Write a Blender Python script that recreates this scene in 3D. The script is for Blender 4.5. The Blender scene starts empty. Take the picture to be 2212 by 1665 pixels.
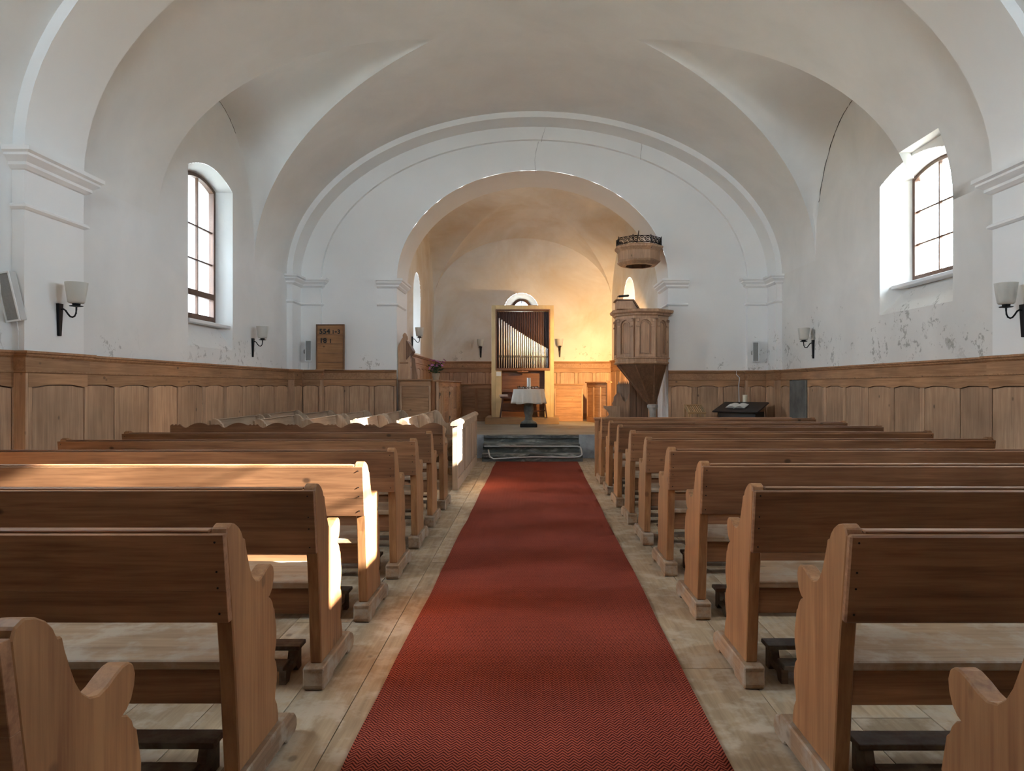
import bpy, bmesh, math, random
from mathutils import Vector, Matrix
random.seed(7)
S = bpy.context.scene
COL = S.collection
R = math.radians
# ------------------------------------------------------------------ camera
F, VX, VY, CH = 1540.0, 1145.0, 832.5, 1.30      # focal length in px of the 2212 px frame, axis point, eye height
cam_d = bpy.data.cameras.new('camera')
cam_d.sensor_width = 36.0
cam_d.lens = F / 2212 * 36
cam_d.shift_x = (1106 - VX) / 2212
cam_d.clip_start = 0.05
cam = bpy.data.objects.new('camera', cam_d)
cam.location = (0, 0, CH)
cam.rotation_euler = (R(90), 0, 0)
COL.objects.link(cam)
S.camera = cam
# ------------------------------------------------------------------ world, sun, exposure
SKY = 29.0
w = bpy.data.worlds.new('sky'); S.world = w; w.use_nodes = True
bg = w.node_tree.nodes['Background']
bg.inputs[0].default_value = (0.74, 0.87, 1.0, 1)
bg.inputs[1].default_value = SKY
sun_d = bpy.data.lights.new('sun', 'SUN')
sun_d.energy = 92.0
sun_d.angle = R(0.6)
sun_d.color = (1.0, 0.92, 0.80)
sun = bpy.data.objects.new('sun', sun_d)
sun.rotation_euler = Vector((-1, 0.14, -0.41)).to_track_quat('-Z', 'Y').to_euler()
sun.location = (20, -2, 12)
COL.objects.link(sun)
S.view_settings.view_transform = 'Standard'
S.view_settings.look = 'None'
S.view_settings.gamma = 1.0
S.view_settings.use_curve_mapping = False
S.view_settings.exposure = 0.50
S.cycles.use_denoising = True
S.cycles.max_bounces = 10
S.cycles.diffuse_bounces = 6
S.cycles.use_adaptive_sampling = True
S.cycles.adaptive_threshold = 0.12
S.cycles.adaptive_min_samples = 24
S.cycles.transparent_max_bounces = 16
S.cycles.caustics_reflective = False
S.cycles.caustics_refractive = False

# ------------------------------------------------------------------ helpers
class MB:
    """collects faces, then links them as one mesh object"""
    def __init__(s): s.v = []; s.f = []
    def add(s, vs, fs):
        o = len(s.v); s.v += [tuple(v) for v in vs]; s.f += [tuple(i + o for i in f) for f in fs]; return s
    def box(s, x0, x1, y0, y1, z0, z1):
        return s.add([(x0,y0,z0),(x1,y0,z0),(x1,y1,z0),(x0,y1,z0),(x0,y0,z1),(x1,y0,z1),(x1,y1,z1),(x0,y1,z1)],
                     [(0,3,2,1),(4,5,6,7),(0,1,5,4),(1,2,6,5),(2,3,7,6),(3,0,4,7)])
    def hexa(s, lo, hi):
        return s.add(list(lo) + list(hi), [(0,3,2,1),(4,5,6,7),(0,1,5,4),(1,2,6,5),(2,3,7,6),(3,0,4,7)])
    def prism(s, poly, axis, a, b):
        n = len(poly)
        def m(p, t):
            return (t, p[0], p[1]) if axis == 'x' else ((p[0], t, p[1]) if axis == 'y' else (p[0], p[1], t))
        vs = [m(p, a) for p in poly] + [m(p, b) for p in poly]
        fs = [tuple(range(n))[::-1], tuple(range(n, 2*n))] + [(i, (i+1) % n, n + (i+1) % n, n + i) for i in range(n)]
        return s.add(vs, fs)
    def ring(s, outer, inner, axis, a, b):
        """frame between two closed outlines with the same count"""
        n = len(outer)
        def m(p, t):
            return (t, p[0], p[1]) if axis == 'x' else ((p[0], t, p[1]) if axis == 'y' else (p[0], p[1], t))
        vs = [m(p, a) for p in outer] + [m(p, a) for p in inner] + [m(p, b) for p in outer] + [m(p, b) for p in inner]
        fs = []
        for i in range(n):
            j = (i + 1) % n
            fs += [(i, j, n+j, n+i), (2*n+i, 3*n+i, 3*n+j, 2*n+j), (i, 2*n+i, 2*n+j, j), (n+i, n+j, 3*n+j, 3*n+i)]
        return s.add(vs, fs)
    def grid(s, rows, closed=False):
        n = len(rows[0]); vs = [p for r in rows for p in r]; fs = []
        for i in range(len(rows) - 1):
            for j in range(n if closed else n - 1):
                k = (j + 1) % n
                fs.append((i*n+j, i*n+k, (i+1)*n+k, (i+1)*n+j))
        return s.add(vs, fs)
    def tube(s, pts, r, n=8, caps=True):
        pts = [Vector(p) for p in pts]; rows = []
        rr = r if isinstance(r, (list, tuple)) else [r] * len(pts)
        up = Vector((0.13, 0.21, 0.97))
        for i, p in enumerate(pts):
            t = (pts[min(i+1, len(pts)-1)] - pts[max(i-1, 0)]).normalized()
            u = t.cross(up)
            if u.length < 1e-3: u = t.cross(Vector((1, 0, 0)))
            u.normalize(); v = t.cross(u)
            rows.append([p + (u * math.cos(2*math.pi*k/n) + v * math.sin(2*math.pi*k/n)) * rr[i] for k in range(n)])
        b = len(s.v); s.grid(rows, True)
        if caps:
            s.f.append(tuple(b + k for k in range(n))[::-1]); e = b + (len(rows)-1)*n
            s.f.append(tuple(e + k for k in range(n)))
        return s
    def lathe(s, prof, n=24, c=(0, 0, 0), ph=0.0, shift=None, caps=True):
        """profile of (radius, z); shift(z) moves the axis"""
        rows = []
        for r, z in prof:
            ox, oy = shift(z) if shift else (0, 0)
            rows.append([(c[0]+ox+r*math.cos(ph+2*math.pi*k/n), c[1]+oy+r*math.sin(ph+2*math.pi*k/n), c[2]+z) for k in range(n)])
        b = len(s.v); s.grid(rows, True)
        if caps:
            if prof[0][0] > 1e-4: s.f.append(tuple(b + k for k in range(n))[::-1])
            e = b + (len(rows)-1)*n
            if prof[-1][0] > 1e-4: s.f.append(tuple(e + k for k in range(n)))
        return s
    def sweep(s, path, prof, side=1, caps=True):
        """profile of (offset, z) along a plan polyline, offset to the right of travel (side=1)"""
        P = [Vector(p) for p in path]; N = []
        for i in range(len(P) - 1):
            d = (P[i+1] - P[i]).normalized(); N.append(Vector((d.y, -d.x)) * side)
        rows = []
        for i, p in enumerate(P):
            if i == 0: m = N[0]
            elif i == len(P) - 1: m = N[-1]
            else:
                m = N[i-1] + N[i]; m = m / max(0.2, (1 + N[i-1].dot(N[i])))
            rows.append([(p.x + m.x*o, p.y + m.y*o, z) for o, z in prof])
        b = len(s.v); n = len(prof); s.grid(rows, True)
        if caps:
            s.f.append(tuple(b + k for k in range(n))); e = b + (len(rows)-1)*n
            s.f.append(tuple(e + k for k in range(n))[::-1])
        return s
    def move(s, M, start=0):
        for i in range(start, len(s.v)): s.v[i] = tuple(M @ Vector(s.v[i]))
        return s
    def mesh(s, name, mat, smooth=None, bevel=0, flipx=False, seg=1):
        vs = [(-x, y, z) for x, y, z in s.v] if flipx else s.v
        me = bpy.data.meshes.new(name); me.from_pydata(vs, [], s.f); me.validate()
        bm = bmesh.new(); bm.from_mesh(me)
        bmesh.ops.remove_doubles(bm, verts=bm.verts, dist=1e-5)
        bmesh.ops.recalc_face_normals(bm, faces=bm.faces)
        if bevel:
            es = [e for e in bm.edges if len(e.link_faces) == 2 and e.calc_face_angle(0) > R(32)]
            bmesh.ops.bevel(bm, geom=es, offset=bevel, segments=seg, affect='EDGES', profile=0.6)
        bm.to_mesh(me); bm.free()
        if smooth is not None:
            me.polygons.foreach_set('use_smooth', [True] * len(me.polygons))
            me.set_sharp_from_angle(angle=R(smooth))
        me.materials.append(mat)
        return me
    def build(s, name, mat, parent=None, smooth=None, bevel=0, flipx=False, seg=1, loc=None, rotz=None):
        return link(name, s.mesh(name, mat, smooth, bevel, flipx, seg), parent, loc, rotz)

def link(name, me, parent=None, loc=None, rotz=None):
    o = bpy.data.objects.new(name, me); COL.objects.link(o)
    if parent is not None: o.parent = parent
    if loc is not None: o.location = loc
    if rotz is not None: o.rotation_euler = (0, 0, rotz)
    return o
def tag(o, label=None, cat=None, group=None, kind=None):
    for k, v in (('label', label), ('category', cat), ('group', group), ('kind', kind)):
        if v: o[k] = v
    return o
def thing(name, label, cat, loc=(0, 0, 0), rotz=0, group=None, kind=None):
    o = bpy.data.objects.new(name, None); COL.objects.link(o)
    o.empty_display_size = 0.1
    o.location = loc; o.rotation_euler = (0, 0, rotz)
    return tag(o, label, cat, group, kind)
def copy_tree(o, parent=None):
    c = o.copy(); COL.objects.link(c)
    if parent is not None: c.parent = parent
    for ch in o.children: copy_tree(ch, c)
    return c
def at(px, py, Y): return (px - VX) * Y / F, Y, CH + (VY - py) * Y / F
def BOX(*a): return MB().box(*a)

# ------------------------------------------------------------------ materials
class NT:
    def __init__(s, name):
        s.m = bpy.data.materials.new(name); s.m.use_nodes = True
        s.t = s.m.node_tree; s.b = s.t.nodes['Principled BSDF']; s.out = s.t.nodes['Material Output']
    def n(s, ty, **kw):
        nd = s.t.nodes.new(ty)
        for k, v in kw.items():
            if k in ('operation', 'blend_type', 'data_type', 'distance', 'feature', 'mode', 'noise_dimensions', 'interpolation_type'): setattr(nd, k, v)
        return nd
    def L(s, a, b): s.t.links.new(a, b)
    def math(s, op, a, b=0.0, c=None):
        nd = s.n('ShaderNodeMath', operation=op)
        for i, v in enumerate((a, b, c)):
            if v is None: continue
            if hasattr(v, 'links'): s.L(v, nd.inputs[i])
            else: nd.inputs[i].default_value = v
        return nd.outputs[0]
    def ramp(s, fac, stops):
        nd = s.n('ShaderNodeValToRGB'); s.L(fac, nd.inputs[0]); e = nd.color_ramp.elements
        while len(e) < len(stops): e.new(0.5)
        for i, (p, c) in enumerate(stops):
            e[i].position = p; e[i].color = (c[0], c[1], c[2], 1) if isinstance(c, (tuple, list)) else (c, c, c, 1)
        return nd.outputs[0]
    def mix(s, fac, a, b, bt='MIX'):
        nd = s.n('ShaderNodeMix', data_type='RGBA', blend_type=bt)
        for i, v in ((0, fac), (6, a), (7, b)):
            if hasattr(v, 'links'): s.L(v, nd.inputs[i])
            elif i == 0: nd.inputs[0].default_value = v
            else: nd.inputs[i].default_value = (v[0], v[1], v[2], 1)
        return nd.outputs[2]
    def noise(s, vec, scale, detail=4, rough=0.55, dist=0.0):
        nd = s.n('ShaderNodeTexNoise'); s.L(vec, nd.inputs['Vector'])
        nd.inputs['Scale'].default_value = scale; nd.inputs['Detail'].default_value = detail
        nd.inputs['Roughness'].default_value = rough; nd.inputs['Distortion'].default_value = dist
        return nd.outputs['Fac']
    def bump(s, h, strength, dist=0.01):
        nd = s.n('ShaderNodeBump'); nd.inputs['Strength'].default_value = strength; nd.inputs['Distance'].default_value = dist
        s.L(h, nd.inputs['Height']); s.L(nd.outputs[0], s.b.inputs['Normal'])
    def coord(s, scale=(1, 1, 1), rnd=True):
        tc = s.n('ShaderNodeTexCoord'); v = tc.outputs['Object']
        if rnd:
            oi = s.n('ShaderNodeObjectInfo')
            cm = s.n('ShaderNodeCombineXYZ')
            s.L(s.math('MULTIPLY', oi.outputs['Random'], 37.0), cm.inputs[0])
            s.L(s.math('MULTIPLY', oi.outputs['Random'], 23.0), cm.inputs[1])
            s.L(s.math('MULTIPLY', oi.outputs['Random'], 51.0), cm.inputs[2])
            ad = s.n('ShaderNodeVectorMath', operation='ADD'); s.L(v, ad.inputs[0]); s.L(cm.outputs[0], ad.inputs[1]); v = ad.outputs[0]
            s.rand = oi.outputs['Random']
        ml = s.n('ShaderNodeVectorMath', operation='MULTIPLY'); s.L(v, ml.inputs[0]); ml.inputs[1].default_value = scale
        return ml.outputs[0]

def sr(r, g, b):   # sRGB 0-255 to linear
    f = lambda c: (c/255/12.92) if c/255 <= 0.04045 else ((c/255 + 0.055)/1.055)**2.4
    return (f(r), f(g), f(b))

def plain(name, c, rough=0.6, metal=0.0, noise=0.0, nscale=8, bump=0.0):
    q = NT(name); q.b.inputs['Roughness'].default_value = rough; q.b.inputs['Metallic'].default_value = metal
    v = q.coord(); n = q.noise(v, nscale, 5)
    k = 1 - noise
    q.L(q.ramp(n, [(0.3, tuple(x*k for x in c)), (0.7, c)]), q.b.inputs['Base Color'])
    if bump: q.bump(n, bump)
    return q.m

def wood(name, light, dark, axis, knots=0.5, rough=0.55, worn=None, fine=1.0, vary=0.18):
    q = NT(name); q.b.inputs['Roughness'].default_value = rough
    ai = 'xyz'.index(axis)
    sc = [11.0*fine]*3; sc[ai] = 0.7
    v = q.coord(tuple(sc))
    streak = q.noise(v, 2.2, 4, 0.62, 0.7)
    sc2 = [34.0*fine]*3; sc2[ai] = 1.2
    fine_n = q.noise(q.coord(tuple(sc2)), 2.0, 3, 0.6, 0.2)
    patch = q.noise(q.coord((1, 1, 1)), 1.7, 3)
    f = q.math('ADD', q.math('MULTIPLY', streak, 0.62), q.math('MULTIPLY', fine_n, 0.38))
    col = q.ramp(f, [(0.36, dark), (0.62, light)])
    pc = q.ramp(patch, [(0.3, (0.74, 0.72, 0.70)), (0.7, (1.1, 1.08, 1.05))])
    col = q.mix(1.0, col, pc, 'MULTIPLY')
    tone = q.ramp(q.rand, [(0.0, (1 - vary,)*3), (1.0, (1 + vary*0.6,)*3)])
    col = q.mix(1.0, col, tone, 'MULTIPLY')
    if worn:
        wn = q.noise(q.coord((3, 3, 3)), 2.5, 4, 0.65)
        col = q.mix(q.ramp(wn, [(0.47, 0.0), (0.62, 0.75)]), col, worn)
    if knots:
        ks = [2.7]*3; ks[ai] = 1.9
        vo = q.n('ShaderNodeTexVoronoi'); q.L(q.coord(tuple(ks)), vo.inputs['Vector']); vo.inputs['Scale'].default_value = 1.9
        kn = q.ramp(vo.outputs['Distance'], [(0.055, knots), (0.10, 0.0)])
        col = q.mix(kn, col, tuple(c*0.22 for c in dark))
    q.L(col, q.b.inputs['Base Color'])
    q.bump(f, 0.12, 0.004)
    return q.m

def plaster(name, c, stain, lo=1.5, hi=2.25, amount=0.6, cloud=0.12, warm=None, th=0.645, spots=()):
    q = NT(name); q.b.inputs['Roughness'].default_value = 0.92
    g = q.n('ShaderNodeNewGeometry').outputs['Position']
    cl = q.noise(g, 0.9, 5, 0.6, 0.4)
    col = q.ramp(cl, [(0.28, tuple(x*(1-cloud) for x in c)), (0.72, c)])
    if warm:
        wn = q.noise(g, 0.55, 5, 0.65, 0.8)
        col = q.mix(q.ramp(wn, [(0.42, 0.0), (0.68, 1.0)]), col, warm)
    fn = q.noise(g, 5.5, 5, 0.68, 0.6)
    sep = q.n('ShaderNodeSeparateXYZ'); q.L(g, sep.inputs[0]); z = sep.outputs[2]
    mr = q.n('ShaderNodeMapRange'); q.L(z, mr.inputs[0]); mr.inputs[1].default_value = lo; mr.inputs[2].default_value = hi
    mr.inputs[3].default_value = 0.115; mr.inputs[4].default_value = -0.1
    blot = q.ramp(q.math('ADD', fn, mr.outputs[0]), [(th, 0.0), (th + 0.055, amount)])
    big = q.ramp(q.noise(g, 0.8, 2), [(0.47, 0.0), (0.60, 1.0)])
    col = q.mix(q.math('MULTIPLY', blot, big), col, stain)
    if spots:
        acc = None
        for (p, r_) in spots:
            vd = q.n('ShaderNodeVectorMath', operation='DISTANCE'); q.L(g, vd.inputs[0]); vd.inputs[1].default_value = p
            f_ = q.math('SUBTRACT', 1.0, q.math('DIVIDE', vd.outputs['Value'], r_))
            acc = f_ if acc is None else q.math('MAXIMUM', acc, f_)
        acc = q.math('MAXIMUM', acc, 0.0)
        pn = q.noise(g, 8.5, 6, 0.72, 0.25)
        pk = q.ramp(q.math('ADD', pn, q.math('MULTIPLY', acc, 0.12)), [(0.635, 0.0), (0.68, 0.62)])
        near = q.ramp(acc, [(0.0, 0.0), (0.12, 1.0)])
        col = q.mix(q.math('MULTIPLY', pk, near), col, tuple(c_*0.95 for c_ in stain))
    q.L(col, q.b.inputs['Base Color'])
    bn = q.math('ADD', q.math('MULTIPLY', q.noise(g, 3.0, 4), 0.7), q.math('MULTIPLY', q.noise(g, 38, 3), 0.12))
    q.bump(bn, 0.22, 0.02)
    return q.m

M = {}
M['plaster'] = plaster('white_plaster', (0.81, 0.805, 0.79), (0.36, 0.35, 0.33), 1.5, 2.1, 0.5, 0.12, None, 0.64, [((-4.25, 9.9, 1.66), 0.5), ((-4.25, 10.55, 1.74), 0.55), ((-4.25, 9.2, 1.64), 0.35), ((-4.25, 11.0, 1.66), 0.4), ((-4.25, 7.2, 1.62), 0.3)])
M['plaster_r'] = plaster('aged_white_plaster', (0.80, 0.78, 0.745), (0.27, 0.255, 0.22), 1.5, 2.6, 0.7, 0.16, None, 0.635, [((4.4, 8.45, 2.06), 0.55), ((4.4, 7.8, 2.04), 0.4), ((4.4, 9.0, 1.80), 0.45), ((4.4, 9.7, 1.68), 0.45), ((4.4, 8.25, 1.80), 0.4), ((4.4, 7.5, 1.75), 0.45), ((4.4, 6.9, 1.72), 0.35), ((4.4, 11.0, 1.98), 0.65), ((4.4, 12.2, 1.85), 0.6), ((4.4, 10.1, 2.36), 0.16), ((4.4, 10.4, 1.75), 0.5)])
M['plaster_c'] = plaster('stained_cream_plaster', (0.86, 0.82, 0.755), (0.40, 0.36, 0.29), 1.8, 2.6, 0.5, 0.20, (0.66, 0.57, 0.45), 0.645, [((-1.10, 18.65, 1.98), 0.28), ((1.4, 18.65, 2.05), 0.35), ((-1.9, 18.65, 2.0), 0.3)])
M['vault'] = plaster('grey_white_vault_plaster', (0.805, 0.795, 0.77), (0.4, 0.38, 0.35), 1.5, 2.0, 0.0, 0.13)
M['trim'] = plaster('lime_white_stucco', (0.87, 0.865, 0.85), (0.4, 0.38, 0.35), 1.5, 2.0, 0.3, 0.05, None, 0.645, [((-2.95, 13.0, 1.60), 0.35), ((3.5, 13.0, 1.58), 0.3), ((4.3, 12.6, 1.80), 0.6), ((4.2, 12.9, 1.70), 0.4)])
WL, WD = (0.64, 0.41, 0.255), (0.43, 0.25, 0.145)
M['wain_z'] = wood('wainscot_pine_upright', WL, WD, 'z', 0.75)
M['wain_x'] = wood('wainscot_pine_lengthwise', (0.52, 0.29, 0.15), (0.33, 0.16, 0.07), 'x', 0.7)
M['wain_f'] = wood('wainscot_pine_frieze', (0.52, 0.29, 0.15), (0.33, 0.16, 0.07), 'y', 0.8)
M['gap'] = wood('dark_groove_wood', (0.20, 0.10, 0.045), (0.12, 0.055, 0.025), 'z', 0.0)  # darker wood of the backing, visible in the gaps round the panels
PL, PD = (0.39, 0.19, 0.092), (0.20, 0.085, 0.036)
M['pew_x'] = wood('pew_pine_lengthwise', PL, PD, 'x', 0.8)
M['pew_z'] = wood('pew_pine_upright', (0.46, 0.225, 0.092), (0.28, 0.115, 0.042), 'z', 0.5)
M['seat'] = wood('worn_seat_pine', (0.47, 0.32, 0.20), (0.30, 0.185, 0.105), 'x', 0.4, 0.5, (0.44, 0.36, 0.28))
M['foot'] = wood('scuffed_runner_pine', (0.42, 0.26, 0.15), (0.25, 0.14, 0.075), 'y', 0.4, 0.7, (0.38, 0.31, 0.24))
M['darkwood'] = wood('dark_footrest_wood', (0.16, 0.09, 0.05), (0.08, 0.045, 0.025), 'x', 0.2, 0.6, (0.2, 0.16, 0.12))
M['greywood_z'] = wood('weathered_pine_upright', (0.60, 0.455, 0.33), (0.42, 0.295, 0.20), 'z', 0.4)
M['greywood_x'] = wood('weathered_pine_lengthwise', (0.60, 0.45, 0.32), (0.42, 0.29, 0.195), 'x', 0.4)
M['floor'] = wood('worn_floorboard', (0.50, 0.37, 0.235), (0.33, 0.23, 0.14), 'y', 0.55, 0.6, (0.50, 0.405, 0.305), 0.8, 0.1)
M['stall_z'] = wood('stall_pine_upright', (0.46, 0.235, 0.11), (0.27, 0.12, 0.05), 'z', 0.7)
M['stall_x'] = wood('stall_pine_lengthwise', (0.44, 0.245, 0.125), (0.25, 0.125, 0.055), 'x', 0.7)
M['pulpit'] = wood('pulpit_oak', (0.58, 0.36, 0.22), (0.36, 0.205, 0.115), 'z', 0.6)
M['pulpit_d'] = wood('pulpit_dark_oak', (0.27, 0.14, 0.075), (0.15, 0.072, 0.036), 'z', 0.3)
M['board'] = wood('hymn_board_pine', (0.52, 0.26, 0.11), (0.36, 0.165, 0.06), 'x', 0.8)
M['organ_c'] = wood('organ_pale_ash', (0.72, 0.55, 0.29), (0.64, 0.47, 0.235), 'z', 0.0, 0.5)
M['organ_b'] = wood('organ_walnut', (0.26, 0.115, 0.045), (0.16, 0.065, 0.025), 'x', 0.0, 0.45)
M['organ_d'] = wood('organ_dark_slat', (0.115, 0.042, 0.026), (0.06, 0.02, 0.013), 'z', 0.0, 0.5)
M['plinth'] = wood('plinth_pine', (0.52, 0.33, 0.16), (0.40, 0.235, 0.105), 'x', 0.6, 0.5)
M['frame'] = wood('window_frame_wood', (0.12, 0.05, 0.022), (0.07, 0.028, 0.013), 'z', 0.2, 0.5)
M['slat'] = wood('beech_slat', (0.55, 0.34, 0.16), (0.45, 0.26, 0.12), 'y', 0.0, 0.5)
M['black'] = plain('black_painted_wood', (0.022, 0.018, 0.015), 0.45, 0, 0.3)
M['iron'] = plain('black_iron', (0.016, 0.015, 0.016), 0.5, 0.6, 0.3)
M['steel'] = plain('bare_steel_pipe', (0.62, 0.63, 0.64), 0.35, 0.85, 0.15)
M['tin'] = plain('organ_pipe_tin', (0.74, 0.73, 0.71), 0.34, 0.9, 0.08)
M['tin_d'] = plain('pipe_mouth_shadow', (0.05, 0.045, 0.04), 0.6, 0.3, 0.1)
M['white'] = plain('white_paint', (0.80, 0.81, 0.82), 0.5, 0, 0.05)
M['grey'] = plain('grey_speaker_cloth', (0.30, 0.30, 0.29), 0.8, 0, 0.15, 60)
M['greycase'] = plain('pale_grey_case', (0.55, 0.56, 0.56), 0.5, 0, 0.05)
M['cloth'] = plain('white_linen', (0.78, 0.75, 0.68), 0.85, 0, 0.06, 30, 0.05)
M['wax'] = plain('ivory_wax', (0.80, 0.73, 0.56), 0.45, 0, 0.05)
M['paper'] = plain('white_paper', (0.82, 0.80, 0.75), 0.8, 0, 0.04)
M['red'] = plain('red_book_cover', (0.28, 0.035, 0.03), 0.6, 0, 0.1)
M['ink'] = plain('black_numeral', (0.014, 0.010, 0.009), 0.5, 0, 0.1)
M['crack'] = plain('crack_shadow', (0.09, 0.08, 0.07), 1.0, 0, 0.3)
M['bronze'] = plain('weathered_bronze', (0.19, 0.20, 0.18), 0.6, 0.2, 0.45, 14, 0.3)
M['leaf'] = plain('green_leaf', (0.03, 0.075, 0.022), 0.6, 0, 0.4, 30)
M['pink'] = plain('pink_petal', (0.62, 0.19, 0.48), 0.6, 0, 0.35, 40)
M['clay'] = plain('clay_vase', (0.40, 0.29, 0.20), 0.7, 0, 0.3, 12)
M['vine'] = plain('dark_wreath_twig', (0.06, 0.035, 0.025), 0.8, 0, 0.4, 30)
M['stone_b'] = plain('pale_pebble', (0.55, 0.50, 0.45), 0.7, 0, 0.3, 9)
M['bark'] = plain('tree_bark', (0.06, 0.05, 0.04), 0.9, 0, 0.4, 12)
M['needle'] = plain('spruce_needle', (0.05, 0.09, 0.045), 0.8, 0, 0.5, 10)
M['ground'] = plain('dry_meadow', (0.34, 0.32, 0.26), 0.95, 0, 0.3, 1.5)
M['greystone'] = plain('grey_wall_stone', (0.20, 0.185, 0.16), 0.9, 0, 0.5, 4, 0.5)
M['plinthstone'] = plain('painted_grey_stone', (0.42, 0.44, 0.46), 0.9, 0, 0.4, 7, 0.3)
M['corbel'] = plain('corbel_stone', (0.52, 0.47, 0.42), 0.9, 0, 0.35, 9, 0.5)

def make_steps():
    q = NT('worn_step_stone'); q.b.inputs['Roughness'].default_value = 0.75
    v = q.coord((0.6, 1.6, 2.2)); a = q.noise(v, 4.2, 7, 0.68, 0.8)
    q.L(q.ramp(a, [(0.36, (0.055, 0.062, 0.058)), (0.52, (0.15, 0.155, 0.14)), (0.66, (0.48, 0.48, 0.43))]), q.b.inputs['Base Color'])
    q.bump(a, 0.4, 0.02); return q.m
M['step'] = make_steps()
def make_chancel():
    q = NT('chancel_stone_floor'); q.b.inputs['Roughness'].default_value = 0.6
    v = q.coord((1, 3, 1)); a = q.noise(v, 1.6, 6, 0.6, 0.5)
    q.L(q.ramp(a, [(0.35, (0.22, 0.205, 0.165)), (0.65, (0.36, 0.335, 0.27))]), q.b.inputs['Base Color'])
    return q.m
M['chancel'] = make_chancel()
def make_glass():
    q = NT('window_glass'); t = q.t
    tr = q.n('ShaderNodeBsdfTransparent'); tr.inputs[0].default_value = (0.93, 0.96, 0.97, 1)
    gl = q.n('ShaderNodeBsdfGlossy'); gl.inputs['Roughness'].default_value = 0.03
    mx = q.n('ShaderNodeMixShader'); mx.inputs[0].default_value = 0.05
    q.L(tr.outputs[0], mx.inputs[1]); q.L(gl.outputs[0], mx.inputs[2]); q.L(mx.outputs[0], q.out.inputs[0])
    return q.m
M['glass'] = make_glass()
def make_frost(name, glow=0.0):
    q = NT(name)
    tl = q.n('ShaderNodeBsdfTranslucent'); tl.inputs[0].default_value = (0.86, 0.85, 0.80, 1)
    df = q.n('ShaderNodeBsdfDiffuse'); df.inputs[0].default_value = (0.80, 0.79, 0.75, 1)
    mx = q.n('ShaderNodeMixShader'); mx.inputs[0].default_value = 0.5
    q.L(tl.outputs[0], mx.inputs[1]); q.L(df.outputs[0], mx.inputs[2])
    gs = q.n('ShaderNodeBsdfGlossy'); gs.inputs['Roughness'].default_value = 0.2
    m2 = q.n('ShaderNodeMixShader'); m2.inputs[0].default_value = 0.06
    q.L(mx.outputs[0], m2.inputs[1]); q.L(gs.outputs[0], m2.inputs[2])
    last = m2.outputs[0]
    if glow:
        em = q.n('ShaderNodeEmission'); em.inputs[0].default_value = (1.0, 0.62, 0.22, 1); em.inputs[1].default_value = glow
        ad = q.n('ShaderNodeAddShader'); q.L(last, ad.inputs[0]); q.L(em.outputs[0], ad.inputs[1]); last = ad.outputs[0]
    q.L(last, q.out.inputs[0]); return q.m
M['frost'] = make_frost('frosted_shade_glass')
def make_carpet():
    q = NT('red_herringbone_carpet'); q.b.inputs['Roughness'].default_value = 0.95
    tc = q.n('ShaderNodeTexCoord'); sp = q.n('ShaderNodeSeparateXYZ'); q.L(tc.outputs['Object'], sp.inputs[0])
    x, y = sp.outputs[0], sp.outputs[1]
    wob = q.math('MULTIPLY', q.math('SUBTRACT', q.noise(tc.outputs['Object'], 30, 3), 0.5), 0.008)
    pp = q.math('PINGPONG', x, 0.019)
    u = q.math('ADD', q.math('ADD', y, q.math('MULTIPLY', pp, 1.35)), wob)
    st = q.math('PINGPONG', u, 0.0095)
    st = q.math('DIVIDE', st, 0.0095)
    fib = q.noise(tc.outputs['Object'], 240, 2)
    st2 = q.math('ADD', st, q.math('MULTIPLY', q.math('SUBTRACT', fib, 0.5), 0.6))
    col = q.ramp(st2, [(0.20, (0.055, 0.008, 0.006)), (0.5, (0.29, 0.052, 0.030)), (0.9, (0.44, 0.096, 0.058))])
    big = q.ramp(q.noise(tc.outputs['Object'], 1.5, 3), [(0.3, (0.85, 0.85, 0.85)), (0.7, (1.1, 1.1, 1.1))])
    q.L(q.mix(1.0, col, big, 'MULTIPLY'), q.b.inputs['Base Color'])
    q.bump(st2, 0.6, 0.004)
    q.b.inputs['Specular IOR Level'].default_value = 0.1
    return q.m
M['carpet'] = make_carpet()

# ------------------------------------------------------------------ room shell dimensions
XL, XR = -4.25, 4.40                   # inner faces of the side walls
XC, A = (XL + XR) / 2, (XR - XL) / 2
ZS, B = 3.23, 2.86                     # springing height and rise of the nave vault
YF = 13.0                              # inner face of the chancel-arch wall
YW = -4.0                              # west wall
RIBS = [(-0.75, 0.03), (5.85, 6.63), (12.45, 13.0)]
TIP = 1.35; LW = 0.48                  # lunette plan: half width = LW * (|x| - TIP)
ZLUN = 5.2
AC, AA, AB, AZ = 0.045, 2.475, 2.0, 3.22   # chancel arch: centre, half width, rise, springing
YCH, YB = 14.1, 18.65                  # back of arch, back wall of chancel
ZC = 0.42                              # chancel floor
def zv(x):  # nave vault height
    t = min(1.0, abs((x - XC) / A)); return ZS + B * math.sqrt(max(0, 1 - t*t))
def lun_w(x): return max(0.0, LW * (abs(x - XC) - TIP))
def lun_c(x):
    t = max(0.0, (abs(x - XC) - TIP) / (A - TIP)); ztip = zv(XC + TIP)
    return ztip - (ztip - ZLUN) * t**1.5
def lun_z(x, u): return zv(x) + (lun_c(x) - zv(x)) * math.sqrt(max(0, 1 - u*u))

STRUCT_N = {'trim': 0, 'window': 0, 'door': 0}
def sname(k): STRUCT_N[k] += 1; return '%s_%d' % (k, STRUCT_N[k])

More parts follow.
